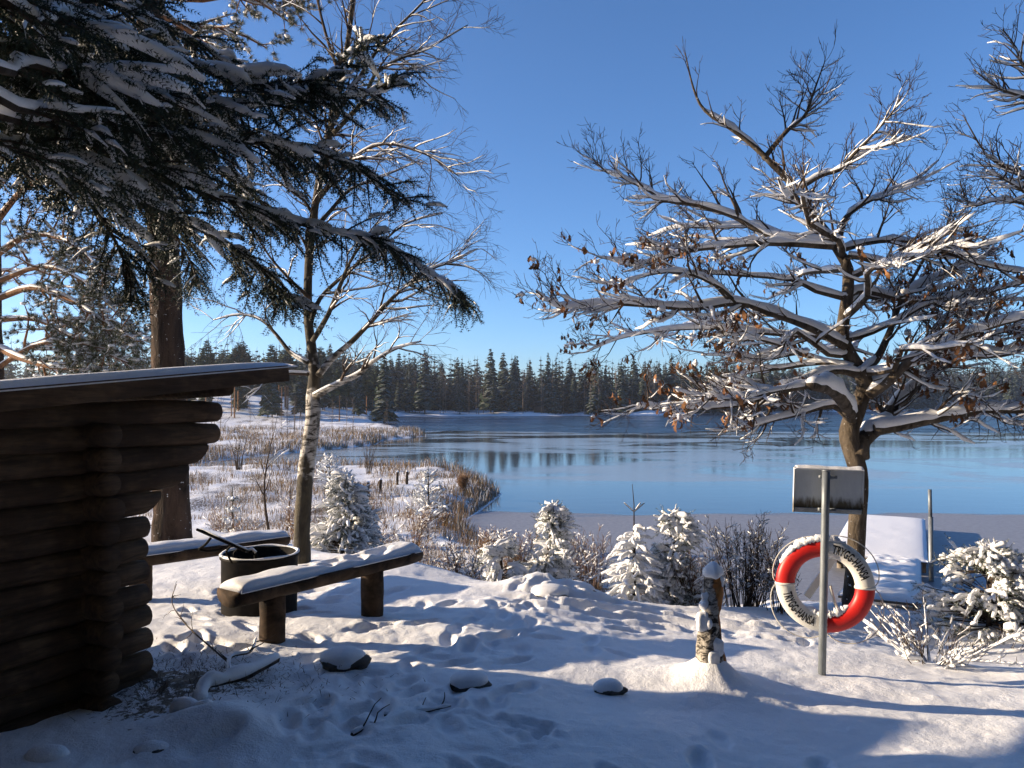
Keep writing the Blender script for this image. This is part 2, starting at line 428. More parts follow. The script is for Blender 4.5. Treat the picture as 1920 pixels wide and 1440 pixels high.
def build_ground():
    th = np.concatenate([np.linspace(-180, -44, 40, endpoint=False), np.arange(-44, 44, 0.16), np.linspace(44, 180, 40, endpoint=False)])
    r = [1.2]
    while r[-1] < 780:
        q = 1.10 if r[-1] < 2.4 else 1.0058 if r[-1] < 11 else 1.012 if r[-1] < 45 else 1.03 if r[-1] < 300 else 1.12
        r.append(r[-1] * q)
    r = np.array(r); A, Rr = np.meshgrid(np.radians(th), r)
    x = (np.sin(A) * Rr).ravel(); y = (np.cos(A) * Rr).ravel()
    z = gbase(x, y)
    near = np.hypot(x, y) < 13
    xn, yn = x[near], y[near]
    dz = 0.09 * fbm(xn * .7, yn * .7, 2, 21) + 0.022 * fbm(xn * 2.6, yn * 2.6, 3, 31) + 0.007 * fbm(xn * 14, yn * 14, 3, 41)
    # trodden tracks running along the shore side of the path
    trod = np.exp(-((yn - 7.6 - .12 * xn) / .55) ** 2) * sstep(-.5, .6, xn) * sstep(4.4, 3.2, xn)
    dz += trod * 0.035 * np.sin((yn + .06 * np.sin(xn * 3)) * 26 + 3 * vnoise(xn * 1.5, yn * 3, 77))
    tm = np.zeros(len(xn))
    for ax, ay, bx_, by_, wd_ in ((-1.0, 3.2, -.3, 6.2, .45), (-.3, 6.2, .6, 8.0, .55), (.2, 7.3, 3.2, 7.6, .5), (-1.6, 5.0, -.2, 7.2, .6), (-1.4, 7.4, -2.8, 7.5, .4), (.2, 3.0, -.6, 4.6, .35)):
        t_ = np.clip(((xn - ax) * (bx_ - ax) + (yn - ay) * (by_ - ay)) / ((bx_ - ax) ** 2 + (by_ - ay) ** 2), 0, 1)
        tm = np.maximum(tm, np.exp(-((xn - ax - t_ * (bx_ - ax)) ** 2 + (yn - ay - t_ * (by_ - ay)) ** 2) / wd_ ** 2))
    dz += tm * (.018 * fbm(xn * 7, yn * 7, 3, 91) + .03 * np.abs(fbm(xn * 3.2, yn * 3.2, 2, 95)) - .01)
    for fx, fy, fa, fd in FOOT:
        if math.hypot(fx - STUMP[0], fy - STUMP[1]) < .75: continue
        s = (np.abs(xn - fx) < .4) & (np.abs(yn - fy) < .4)
        if not s.any(): continue
        u = (xn[s] - fx) * math.cos(fa) + (yn[s] - fy) * math.sin(fa); v = -(xn[s] - fx) * math.sin(fa) + (yn[s] - fy) * math.cos(fa)
        q = (u / .14) ** 2 + (v / .055) ** 2
        dz[s] += -fd * 1.3 * np.exp(-q ** 3) + fd * .25 * np.exp(-((np.sqrt(q) - 1.5) / .35) ** 2)
    # mounds: round the stump, roots, buried stones, drift edges at the top of the bank
    for mx, my, mr, mh in MOUNDS:
        dz += mh * np.exp(-(((xn - mx) ** 2 + (yn - my) ** 2) / mr ** 2))
    z[near] += dz * sstep(13, 11.5, np.hypot(xn, yn))
    bare = np.zeros(len(x))
    bare += 0.75 * np.exp(-(((x + 1.95) / .55) ** 2 + ((y - 4.75) / .32) ** 2)) * (y < 6)
    bare += 0.55 * np.exp(-(((x + 2.0) / .35) ** 2 + ((y - 4.2) / .3) ** 2)) + .3 * np.exp(-(((x + 1.2) / .3) ** 2 + ((y - 6.1) / .15) ** 2))
    yc = np.interp(x, CX, CY)
    marsh = sstep(.6, 2.2, y - yc) * (z > 0.02) * sstep(185, 150, y)
    bare += marsh * (0.42 + 0.45 * fbm(x * .8, y * .8, 3, 61))
    d = np.maximum(sdist(NEAR, x, y), sdist(PEN, x, y))
    bare += (d > -.3) * np.exp(-(d / 1.0) ** 2) * .45 * sstep(12, 16, y)
    df = sdist(FAR, x, y); bare += (df > 6) * 0.5 * (0.6 + fbm(x * .1, y * .1, 3, 3)) + (np.abs(df) < 1.5) * .4
    n, k = len(r), len(th)
    i = np.arange(n - 1)[:, None] * k; j = np.arange(k)[None]; jn = (j + 1) % k
    q = np.stack([i + j, i + k + j, i + k + jn, i + jn], -1).reshape(-1, 4)
    mb = MB(); V = np.stack([x, y, z], 1)
    V = np.concatenate([V, [[0, 0, 2.2]]]); bare = np.r_[bare, 0]
    mb.add(V, q, np.stack([np.full(k, n * k), (np.arange(k) + 1) % k, np.arange(k)], 1)[:, ::-1])
    o = mb.build('ground', GROUND); o['kind'] = 'structure'
    at_ = o.data.attributes.new('bare', 'FLOAT', 'POINT')
    at_.data.foreach_set('value', bare.astype(np.float32))
    return o

STUMP = on_ground(1335, 1288)
MOUNDS = [(STUMP[0], STUMP[1], .16, .13), (STUMP[0], STUMP[1], .42, .11), (-1.55, 4.0, .22, .10), (-1.35, 3.95, .15, .06), (4.25, 9.6, .5, .18), (.35, 8.2, .3, .12), (.75, 8.15, .28, .12), (.1, 8.2, .35, .10), (3.3, 4.6, .35, .08), (2.4, 4.0, .5, .06)]
build_ground()

lk = MB(); lk.add([(-900, 8, 0), (900, 8, 0), (900, 900, 0), (-900, 900, 0)], [(0, 1, 2, 3)])
o = lk.build('lake', LAKE, smooth=False); o['kind'] = 'structure'

# ------------------------------------------------------------------ log shelter
WD = np.array([0.457, 0.889, 0]); WD /= np.linalg.norm(WD)      # along the side wall, towards the open front
WN = np.array([WD[1], -WD[0], 0])                                # out of the side wall
WC = np.array([-2.43, 4.4, 0]); Z0 = 2.02
def sh(t, n, z): return WC + WD * t + WN * n + np.array([0, 0, z])

WOOD_LOG = M('shelter_log', (0.1, 0.06, 0.04), 0.85, spec=0.2); t = NT(WOOD_LOG)
_p = t.pos(); _rotp = t.n('ShaderNodeMapping'); _rotp.inputs['Rotation'].default_value = (0, 0, -math.atan2(WD[1], WD[0])); t.l(_p, _rotp.inputs[0])
_sc = t.n('ShaderNodeMapping'); _sc.inputs['Scale'].default_value = (1.2, 9, 9); t.l(_rotp.outputs[0], _sc.inputs[0])
_a = t.noise(_sc.outputs[0], 3.0, 7, 0.7, 0.5); _b = t.noise(_p, 4, 3)
_c = t.mix(t.sstep(_b, .4, .65), t.ramp(_a, [(.3, (.03, .018, .010)), (.62, (.085, .048, .027))]), t.ramp(_a, [(.3, (.03, .02, .013)), (.65, (.20, .12, .066))]))
t.col(t.mix(t.math('MULTIPLY', t.island(), .5), _c, (.05, .03, .02))); t.bump(_a, .8, .02)
WOOD_END = mat_bark('log_end', (0.03, 0.02, 0.014), (0.10, 0.065, 0.04), 14, 1, 0.5, 0.01)

shelter = thing('log_shelter', 'dark log shelter with a low sloping snow-covered roof', 'shelter', (float(WC[0]), float(WC[1]), Z0))
DZ = 0.138
def roofz(t): return 3.85 + 0.10 * t          # underside of the roof
def log(t0, t1, z, r, cut=0.0):
    mb = MB(); n = 14
    ts = np.linspace(t0, t1, n); P = np.array([sh(a, 0, z + .006 * math.sin(a * 5 + z * 30)) for a in ts])
    k = 14; rr = r * (1 + .03 * np.sin(ts * 7 + z * 20))
    rr[-1] *= .86
    tube(mb, P, rr, k, up=True, wob=.012, rv=rr * 1.0)
    if cut:
        V = mb.V[0]; dt = (V - WC) @ WD
        s = dt > t1 - .2
        V[s] += WD * np.clip((V[s, 2] - z)[:, None] * cut, -.14, .14)
    part(mb, 'log', WOOD_LOG, shelter)
ext = {0: .44, 1: .40, 2: .40, 3: .39, 4: .38, 5: .37, 6: .36, 7: .37, 8: .42, 9: .62, 10: .78, 11: .90, 12: .92}
for i in range(13):
    z = Z0 + .05 + i * DZ
    back = -2.7 if i < 11 else (-1.6 if i == 11 else -.85)
    log(back, ext[i], z, .076, .9 if i in (8, 9, 10) else 0)
for i in range(12):                                # ends of the crossing wall, sticking out at the corner
    mb = MB(); z = Z0 + .0 + i * DZ + .069; o_ = .22 + rng.uniform(-.02, .03)
    ns = np.linspace(-.9, o_, 8); tube(mb, np.array([sh(.0, q, z) for q in ns]), np.r_[np.full(7, .074), .066], 14, up=True, wob=.015)
    part(mb, 'cross_log', WOOD_LOG, shelter)
for s in range(11):                                # far side wall and back wall logs
    mb = MB(); z = Z0 + .05 + s * DZ
    tube(mb, np.array([sh(q, -1.9, z) for q in np.linspace(-2.7, .4, 6)]), .076, 10, up=True); part(mb, 'log', WOOD_LOG, shelter)
    mb = MB(); tube(mb, np.array([sh(-2.4, q, z + .069) for q in np.linspace(-2.15, .25, 6)]), .074, 10, up=True); part(mb, 'cross_log', WOOD_LOG, shelter)
Rm = np.stack([WD, WN, [0, 0, 1]], 1)
tl = math.atan(.10); Rt = Rm @ np.array([[math.cos(tl), 0, -math.sin(tl)], [0, 1, 0], [math.sin(tl), 0, math.cos(tl)]]) @ np.array([[1, 0, 0], [0, 1, -.045], [0, .045, 1]])
def sag(n): return .045 * (n - .3)
for k in range(17):                                # roof boards running up the slope
    mb = MB(); q = .24 - k * .15; tc_ = -.78
    box(mb, sh(tc_, q, roofz(tc_) + .045 + sag(q)), 4.1 + rng.uniform(-.03, .03), .146, .028, Rt, bev=.003); part(mb, 'roof_board', WOOD_LOG, shelter, False)
mb = MB(); box(mb, sh(-.78, .335, roofz(-.78) + .02), 4.06, .03, .11, Rt, bev=.004); part(mb, 'fascia', WOOD_LOG, shelter, False)
for k in range(2):                                 # purlins
    mb = MB(); tq = (.78, -1.2)[k]; tube(mb, np.array([sh(tq, q, roofz(tq) - .04 + sag(q)) for q in (-2.15, -1.0, .26)]), .055, 10, up=True); part(mb, 'purlin', WOOD_LOG, shelter)
def slab(mb, L, W, th, nx=60, ny=14, seed=0, lump=.35, freq=3.0, over=.0, dents=(), sharp=4):
    """lumpy snow cushion, L along x, W along y, base at z=0"""
    u = np.linspace(-1, 1, nx); v = np.linspace(-1, 1, ny)
    U, V_ = np.meshgrid(u, v, indexing='ij')
    eu = np.clip(1 - np.abs(U) ** (L / max(W, .01) * 4 + 4), 0, 1) ** .5; ev = np.clip(1 - np.abs(V_) ** sharp, 0, 1) ** .5
    X = U * L / 2; Yy = V_ * W / 2
    H = th * eu * ev * (1 + lump * (fbm(X * freq + seed, Yy * freq * 1.5 + seed, 3, seed) * 1.6))
    for dx, dy, dr, dd in dents: H -= np.minimum(dd, H * .85) * np.exp(-(((X - dx) / dr) ** 2 + ((Yy - dy) / (dr * .7)) ** 2) ** 2)
    H = np.maximum(H, .002)
    Vt = np.stack([X, Yy, H], -1).reshape(-1, 3); i = np.arange(nx - 1)[:, None] * ny; j = np.arange(ny - 1)[None]
    q = np.stack([i + j, i + ny + j, i + ny + j + 1, i + j + 1], -1).reshape(-1, 4)
    Vb = Vt.copy(); Vb[:, 2] = -.004; off = len(Vt)
    edge = np.r_[np.arange(ny), np.arange(1, nx) * ny + ny - 1, (nx - 1) * ny + np.arange(ny - 2, -1, -1), np.arange(nx - 2, 0, -1) * ny]
    en = np.roll(edge, -1); sq = np.stack([en, edge, edge + off, en + off], 1)
    mb.add(np.concatenate([Vt, Vb]), np.concatenate([q, q[:, ::-1] + off, sq]))
def place(mb, c, rot): mb.V = [v @ np.array(rot).T + np.asarray(c) for v in mb.V]
mb = MB(); slab(mb, 4.2, 2.6, .055, 90, 70, 5, .10, 1.2, sharp=40); place(mb, sh(-.76, -.95, roofz(-.76) + .062 + sag(-.95)), Rt); part(mb, 'snow_cover', SNOW, shelter)

# ------------------------------------------------------------------ benches
def bench(label, A, B, zt, w, th, legs, legr, dents, seed):
    A = np.array(A, float); B = np.array(B, float); d = (B - A); L = np.linalg.norm(d); d /= L; n = np.array([d[1], -d[0]])
    R_ = np.array([[d[0], n[0], 0], [d[1], n[1], 0], [0, 0, 1]]); R_[:, 1] *= -1
    c = (A + B) / 2
    root = thing('log_bench', label, 'bench', (c[0], c[1], gz(*c)))
    mb = MB(); xs = np.linspace(-L / 2, L / 2, 16)
    k = 18; a = np.linspace(0, 2 * np.pi, k, endpoint=False)
    prof = np.stack([np.cos(a) * w / 2, np.where(np.sin(a) > 0, np.minimum(np.sin(a) * th * .9, th * .28), np.sin(a) * th * .72)], 1)
    V = []
    for i, x in enumerate(xs):
        s = .93 if i in (0, 15) else 1; wv = 1 + .03 * math.sin(x * 6 + seed)
        V += [(x, p[0] * s * wv, p[1] * s + zt - th * .28) for p in prof]
    V = np.array(V + [(xs[0], 0, zt - th * .4), (xs[-1], 0, zt - th * .4)]); m_ = 16
    i = np.arange(m_ - 1)[:, None] * k; j = np.arange(k)[None]
    q = np.stack([i + j, i + k + j, i + k + (j + 1) % k, i + (j + 1) % k], -1).reshape(-1, 4)
    t_ = [(m_ * k, (p + 1) % k, p) for p in range(k)] + [(m_ * k + 1, (m_ - 1) * k + p, (m_ - 1) * k + (p + 1) % k) for p in range(k)]
    mb.add(V, q, np.array(t_)[:, ::-1]); place(mb, (c[0], c[1], 0), R_); part(mb, 'seat', WOOD_DARK, root)
    for s in legs:
        p = A + d * L * s; g = gz(*p) - .12; mb = MB()
        tube(mb, np.array([(p[0], p[1], q_) for q_ in np.linspace(g, zt - th * .6, 8)]), legr, 18, wob=.02); part(mb, 'leg', WOOD_DARK, root)
    mb = MB(); slab(mb, L * .99, w * .96, .075, 110, 18, seed, .30, 2.2, dents=dents); place(mb, (c[0], c[1], zt - .006), R_); part(mb, 'snow_cover', SNOW, root)
    return root
bench('log bench with footmarked snow on its seat, beside the fire drum towards the stump', at(428, 1105, 5.55)[:2], at(772, 1050, 7.1)[:2], 2.44, .30, .13, (.2, .74), .096,
      [(.05, .03, .09, .05), (.22, -.05, .1, .055), (.34, .06, .08, .05), (.48, -.02, .11, .06), (.62, .04, .08, .04), (-.1, -.06, .07, .04), (-.22, .05, .06, .03)], 2)
bench('log bench with smooth snow on its seat, between the fire drum and the marsh', (-3.75, 7.0), at(533, 1000, 8.3)[:2], 2.37, .28, .13, (.2, .86), .10, [], 8)

# ------------------------------------------------------------------ fire drum
STEEL = M('black_steel', (0.02, 0.019, 0.018), .7, 0.0, .08); t = NT(STEEL)
t.col(t.ramp(t.noise(t.pos(), 12, 5, .7), [(.35, (.006, .006, .006)), (.7, (.016, .013, .011))]))
DC = np.array([-2.27, 6.95]); dg = gz(*DC); DT = 2.43
drum = thing('fire_drum', 'black steel fire drum with a tilted grill plate, between the two benches', 'fire pit', (DC[0], DC[1], dg))
mb = MB(); k = 48; a = np.linspace(0, 2 * np.pi, k, endpoint=False)
prof = [(.325, dg - .1), (.33, DT - .03), (.343, DT - .025), (.343, DT), (.318, DT), (.315, dg + .12), (.0, dg + .1)]
V = np.array([(DC[0] + r_ * math.cos(b), DC[1] + r_ * math.sin(b), z) for r_, z in prof for b in a]); i = np.arange(len(prof) - 1)[:, None] * k; j = np.arange(k)[None]
mb.add(V, np.stack([i + j, i + (j + 1) % k, i + k + (j + 1) % k, i + k + j], -1).reshape(-1, 4)); part(mb, 'drum', STEEL, drum)
mb = MB(); ra = np.linspace(0, 2 * np.pi, 49); tube(mb, np.stack([DC[0] + .33 * np.cos(ra), DC[1] + .33 * np.sin(ra), np.full(49, DT + .008)], 1), .016, 6, up=True, rv=np.clip(.010 + .006 * np.sin(ra * 5), .004, .02)); part(mb, 'rim_snow', SNOW, drum)
pl, pr = at(378, 996, 6.75), at(468, 1036, 6.75); pd = (pr - pl); pL = np.linalg.norm(pd); pd /= pL
py_ = np.array([.25, .95, -.42]); py_ -= pd * (py_ @ pd); py_ /= np.linalg.norm(py_); pz = np.cross(pd, py_); pz *= np.sign(pz[2])
Rp = np.stack([pd, np.cross(pz, pd), pz], 1)
mb = MB(); box(mb, (pl + pr) / 2, pL, .34, .022, Rp, bev=.004); plate = part(mb, 'grill_plate', STEEL, drum, False)
mb = MB(); box(mb, (pl + pr) / 2 + pz * .017, pL * .9, .31, .010, Rp, bev=.004); part(mb, 'plate_snow', SNOW, drum)
for s in (-.14, .14):
    mb = MB(); q0 = (pl + pr) / 2 + pd * .1 + Rp[:, 1] * s; q1 = q0 + np.array([-.03, 0, -.10]); q2 = np.array([q1[0] + .03, q1[1], DT - .02])
    tube(mb, crom([q0, q0 + (-.05, 0, -.05), q1, q2], 4), .009, 8); part(mb, 'arm', STEEL, drum)
mb = MB(); h0 = pl + pd * .1 - pz * .02; tube(mb, crom([h0, h0 + (-.05, 0, -.06), h0 + (-.10, 0, -.10), h0 + (-.02, 0, -.115), h0 + (.10, .0, -.10)], 4), .011, 8); part(mb, 'handle', STEEL, drum)
mb = MB(); tube(mb, crom([pr + (.0, 0, .0), pr + (.03, 0, .02), pr + (.05, 0, -.02), pr + (.05, 0, -.09)], 4), .014, 8); part(mb, 'hinge', STEEL, drum)
mb = MB(); tube(mb, np.array([pr + (-.02, 0, .016), pr + (.02, 0, .034), pr + (.055, 0, .0)]), .016, 6); part(mb, 'hinge_snow', SNOW, drum)

# ------------------------------------------------------------------ sign post and lifebuoy
GALV = M('galvanised_steel', (.32, .34, .36), .5, .4); t = NT(GALV); _n = t.noise(t.pos((1, 1, .3)), 20, 4, .6)
t.col(t.ramp(_n, [(.3, (.13, .15, .165)), (.7, (.24, .26, .28))]))
PB = on_ground(1541, 1268); PT = at(1549, 884, PB[1] - .02)
post = thing('sign_post', 'galvanised post carrying the stained back of a sign plate', 'sign', tuple(PB))
pax = (PT - PB); pH = np.linalg.norm(pax); pax /= pH
mb = MB(); tube(mb, np.array([PB - pax * .3, PB + pax * .5, PT - pax * .3, PT]), .030, 20); part(mb, 'pole', GALV, post)
mb = MB(); tube(mb, np.array([PT, PT + pax * .012]), .032, 20); part(mb, 'cap', GALV, post)
PLATE = M('sign_back', (.5, .5, .48), .55, 0.0); t = NT(PLATE); x = t.n('ShaderNodeSeparateXYZ'); t.l(t.pos((1, 1, 1), 'Generated'), x.inputs[0])
_n = t.noise(t.pos((3, 3, 1)), 5, 6, .7); _h = t.math('SUBTRACT', 1.0, t.sstep(x.outputs[2], .12, .6))
_f = t.sstep(t.math('ADD', t.math('MULTIPLY', _h, .55), _n), .70, 1.05)
t.col(t.mix(_f, t.ramp(_n, [(.3, (.62, .62, .59)), (.7, (.76, .76, .72))]), (.13, .10, .055)))
c0 = at(1552, 921, PB[1] + .06)
xa = np.array([1, -.10, -.03]); xa /= np.linalg.norm(xa); ya = np.cross(pax, xa); ya /= np.linalg.norm(ya); za = np.cross(xa, ya)
Rs = np.stack([xa, ya, za], 1); SW, SH = .525, .345
mb = MB(); box(mb, c0, SW, .006, SH, Rs, bev=.002); sp = part(mb, 'plate', PLATE, post, False)
for s, (dx, dz_, lx, lz) in enumerate(((-SW / 2, 0, .006, SH), (SW / 2, 0, .006, SH), (0, SH / 2, SW, .006))):
    mb = MB(); box(mb, c0 + xa * dx + za * dz_ - ya * .012, lx, .026, lz, Rs, bev=.001); part(mb, 'folded_edge', PLATE, post, False)
mb = MB(); box(mb, c0 - za * (SH / 2 - .022) - ya * .012, SW - .012, .012, .042, Rs @ np.array([[1, 0, 0], [0, .88, -.47], [0, .47, .88]]), bev=.002); part(mb, 'lower_lip', GALV, post, False)
for dz_ in (.115, -.14):
    mb = MB(); cc = c0 + za * dz_ - ya * .055
    aa = np.linspace(0, 2 * np.pi, 21); tube(mb, np.array([cc + xa * (math.cos(b) * .034 - .012) + ya * math.sin(b) * .034 for b in aa]), .006, 6, up=True, rv=np.full(21, .014))
    for sx in (-1, 1): box(mb, cc + xa * (sx * .052 - .012) + ya * .02, .034, .016, .026, Rs, bev=.002)
    cl = part(mb, 'clamp', GALV, post)
    for sx in (-1, 1):
        mb = MB(); cb = cc + xa * (sx * .058 - .012); tube(mb, np.array([cb - ya * .0, cb + ya * .03]), .008, 6); o = part(mb, 'bolt', GALV, post, False)
mb = MB(); slab(mb, SW * 1.0, .05, .026, 50, 8, 4, .3, 8); place(mb, c0 + za * (SH / 2 + .003) - ya * .012, Rs); part(mb, 'snow_cover', SNOW, post)

RED = M('red_plastic', (.52, .015, .012), .42, spec=.4); WHITE = M('white_plastic', (.70, .69, .64), .45, spec=.4); BLACK = M('black_print', (.012, .012, .012), .6)
for q in (RED, WHITE):
    t = NT(q); b0 = tuple(q.node_tree.nodes['Principled BSDF'].inputs['Base Color'].default_value)[:3]
    t.col(t.mix(t.sstep(t.noise(t.pos(), 14, 6, .7), .45, .8), b0, tuple(v * .72 for v in b0)))
ROPE = M('white_rope', (.55, .53, .48), .85)
bc = at(1550, 1102, PB[1] + .02); RC, RT_, RD = .296, .073, .052
bx = np.array([1, -.24, 0]); bx /= np.linalg.norm(bx); bz = np.array([0, .03, 1.]); bz /= np.linalg.norm(bz); by = np.cross(bz, bx)   # by points away from the viewer
bc = bc + by * (.03 + RD + .012)
buoy = thing('lifebuoy', 'red and white ring lifebuoy hanging on the sign post', 'lifebuoy', tuple(bc))
def ring(a, b, rr=0.0): return bc + (bx * math.cos(a) + bz * math.sin(a)) * (RC + b * 1.0) + by * rr
def ringsec(a0, a1, name, mt, n=24):
    mb = MB(); k = 20; V = []
    for a in np.linspace(a0, a1, n):
        for c in np.linspace(0, 2 * np.pi, k, endpoint=False): V.append(ring(a, math.cos(c) * RT_, math.sin(c) * RD))
    i = np.arange(n - 1)[:, None] * k; j = np.arange(k)[None]
    q = np.stack([i + j, i + (j + 1) % k, i + k + (j + 1) % k, i + k + j], -1).reshape(-1, 4); mb.add(np.array(V), q[:, ::-1]); return part(mb, name, mt, buoy)
ringsec(Rad(95), Rad(182), 'red_segment', RED); wl = ringsec(Rad(182), Rad(265), 'white_segment', WHITE)
ringsec(Rad(265), Rad(358), 'red_segment', RED); wr = ringsec(Rad(-2), Rad(95), 'white_segment', WHITE)
def arc_text(s, a_mid, size, inward, par, span):
    cu = bpy.data.curves.new('lettering', 'FONT'); cu.body = s; cu.size = size; cu.align_x = 'CENTER'; cu.align_y = 'CENTER'; cu.space_character = 1.04; cu.offset = .0022
    ob = bpy.data.objects.new('lettering_source', cu); COL.objects.link(ob)
    dg_ = bpy.context.evaluated_depsgraph_get(); dg_.update(); me = bpy.data.meshes.new_from_object(ob.evaluated_get(dg_))
    bpy.data.objects.remove(ob)
    import bmesh
    bm = bmesh.new(); bm.from_mesh(me); bmesh.ops.triangulate(bm, faces=bm.faces[:]); bmesh.ops.subdivide_edges(bm, edges=bm.edges[:], cuts=1); bm.to_mesh(me); bm.free()
    xs = np.array([v.co.x for v in me.vertices]); wd = xs.max() - xs.min(); f = span * RC / wd
    for v in me.vertices:
        x, y = v.co.x * f, v.co.y * 1.25
        a = a_mid + (x / RC if inward else -x / RC); rr = -y if inward else y
        c = math.asin(max(-.95, min(.95, rr / RT_)))
        p = ring(a, rr, -math.cos(c) * RD - .0016); v.co = Vector(p - np.array(buoy.location))
    o = bpy.data.objects.new('lettering', me); me.materials.append(BLACK); COL.objects.link(o); o.parent = par; return o
arc_text('TRYGG-HANSA', Rad(46), .075, False, wr, Rad(66)); arc_text('TRYGG-HANSA', Rad(222), .075, True, wl, Rad(62))
mb = MB()
for a0 in (0, 90, 180, 270):                        # grab line, slack between four fixings
    aa = np.radians(np.linspace(a0 + 2, a0 + 88, 22)); bulge = np.sin(np.linspace(0, np.pi, 22)) ** .7
    out = {0: .075, 90: .05, 180: .085, 270: .12}[a0]
    P = np.array([ring(a, RT_ + .004 + out * b, .01) + np.array([0, 0, -.02 * b]) for a, b in zip(aa, bulge)]); tube(mb, P, .0045, 6)
part(mb, 'grab_line', ROPE, buoy)
for a0 in (0, 90, 180, 270):
    mb = MB(); P = np.array([ring(Rad(a0), math.cos(c) * (RT_ + .003), math.sin(c) * (RD + .003)) for c in np.linspace(0, 2 * np.pi, 17)]); tube(mb, P, .004, 6, rv=np.full(17, .012)); part(mb, 'strap', WHITE, buoy)
for a0, a1, off, th_ in ((62, 158, RT_ * .80, .03), (232, 318, -RT_ * .82, .034)):
    mb = MB(); aa = np.radians(np.linspace(a0, a1, 40)); e = np.sin(np.linspace(0, np.pi, 40)) ** .5
    P = np.array([ring(a, off, 0) for a in aa]); P[:, 2] += .012; tube(mb, P, RD * .85 * e + .004, 10, up=True, rv=th_ * e * (1 + .3 * rng.standard_normal(40)) + .004, wob=.10)
    part(mb, 'snow_cover', SNOW, buoy)
mb = MB(); box(mb, bc + by * .05 + bx * -.02 + bz * .06, .055, .02, .40, Rs @ np.array([[.85, 0, .53], [0, 1, 0], [-.53, 0, .85]]), bev=.004)
o = part(mb, 'hanger_board', WHITE, post, False)
mb = MB(); tube(mb, crom([bc + bx * .04 + bz * .0, bc + bx * .07 - bz * .12 + by * .01, bc + bx * .10 - bz * .2], 5), .012, 8); part(mb, 'line', ROPE, buoy)

# ------------------------------------------------------------------ birch stump
STM = M('birch_stump_bark', (.2, .18, .15), .85); t = NT(STM); g = t.n('ShaderNodeSeparateXYZ'); t.l(t.pos(), g.inputs[0])
_z = g.outputs[2]; _x = g.outputs[0]
_n = t.noise(t.pos((1, 1, 2.2)), 13, 6, .7, .8); _w = t.noise(t.pos((1, 1, .2)), 18, 5, .7); _p = t.noise(t.pos(), 5, 3)
bark = t.ramp(_n, [(.44, (.020, .016, .013)), (.56, (.42, .38, .33))])
wood = t.ramp(_w, [(.3, (.10, .035, .010)), (.55, (.36, .15, .04)), (.75, (.55, .30, .11))])
fw = t.sstep(t.math('ADD', t.math('MULTIPLY', _z, .6), t.math('ADD', t.math('MULTIPLY', _x, 6.0), t.math('MULTIPLY', _p, .9))), .95, 1.05)
t.col(t.mix(fw, bark, wood)); t.bump(t.math('ADD', _n, _w), .9, .02)
stump = thing('birch_stump', 'broken birch stump with snow cap and torn orange wood', 'stump', tuple(STUMP))
Ys = STUMP[1]; SP = crom([at(1333, 1320, Ys), at(1334, 1255, Ys), at(1330, 1200, Ys), at(1331, 1150, Ys + .01), at(1338, 1110, Ys + .02), at(1338, 1072, Ys + .02)], 6)
nS = len(SP); rs = np.interp(np.linspace(0, 1, nS), [0, .12, .25, .5, .7, .85, 1], [.14, .108, .094, .080, .067, .062, .058])
mb = MB(); k = 24; d_, u_, v_ = frames(SP, False); V = []
for i in range(nS):
    for c in np.linspace(0, 2 * np.pi, k, endpoint=False):
        rr = rs[i] * (1 + .10 * math.sin(2 * c + i * .25) + .06 * math.sin(5 * c + i * .7) + rng.normal(0, .02))
        tz = (rng.uniform(-.03, .03) if i == nS - 1 else 0)
        V.append(SP[i] + u_[i] * math.cos(c) * rr + v_[i] * math.sin(c) * rr + np.array([0, 0, tz]))
i = np.arange(nS - 1)[:, None] * k; j = np.arange(k)[None]
mb.add(np.array(V + [SP[-1]]), np.stack([i + j, i + (j + 1) % k, i + k + (j + 1) % k, i + k + j], -1).reshape(-1, 4), [((nS - 1) * k + q, (nS - 1) * k + (q + 1) % k, nS * k) for q in range(k)])
part(mb, 'trunk', STM, stump)
mb = MB(); blob(mb, at(1338, 1072, Ys + .01), (.068, .065, .062), 3, jit=.10)
for (px, py, r_, dy) in ((1322, 1135, .045, -.03), (1318, 1165, .055, -.06), (1330, 1172, .05, -.07), (1345, 1215, .05, -.085), (1338, 1235, .05, -.09), (1322, 1120, .03, -.03), (1352, 1090, .03, -.035)):
    blob(mb, at(px, py, Ys + dy + .02), (r_ * .9, r_ * .6, r_ * 1.3), 3, jit=.2)
part(mb, 'snow_cover', SNOW, stump)

# ------------------------------------------------------------------ stones and fallen wood
ROCK = mat_bark('rock', (.03, .03, .028), (.13, .12, .11), 10, 1, .6, .02)
for (px, py, r_, lab) in ((645, 1246, .16, 'snow-capped stone between the fallen branch and the front bench'), (882, 1292, .135, 'snow-capped stone by itself in the trodden snow, halfway to the stump'), (1144, 1300, .105, 'small flat snow-capped stone beside the birch stump'),
                          (286, 1424, .085, 'stone with its dark side bare, poking from snow below the root hump'), (88, 1436, .10, 'low snow-buried stone in the shadow of the log shelter'),
                          (1032, 1122, .20, 'rounded snow-covered boulder at the top of the bank by the small juniper'), (1082, 1116, .20, 'snow-covered boulder at the top of the bank below the young spruce')):
    p = on_ground(px, py); root = thing('stone', lab, 'stone', tuple(p))
    mb = MB(); blob(mb, p + (0, 0, r_ * .07), (r_, r_ * .75, r_ * .42), 3, jit=.13); part(mb, 'rock', ROCK, root)
    mb = MB(); blob(mb, p + (-.01, .01, r_ * .25), (r_ * .98, r_ * .8, r_ * .44), 3, jit=.05); part(mb, 'snow_cap', SNOW, root)
fb = thing('fallen_branch', 'crooked fallen branch lying in the snow, snow along its top', 'branch', tuple(on_ground(440, 1285)))
Pb = np.array([on_ground(*q) + (0, 0, .03) for q in ((372, 1325), (385, 1300), (420, 1290), (470, 1270), (518, 1248))]); Pb[0, 2] -= .04
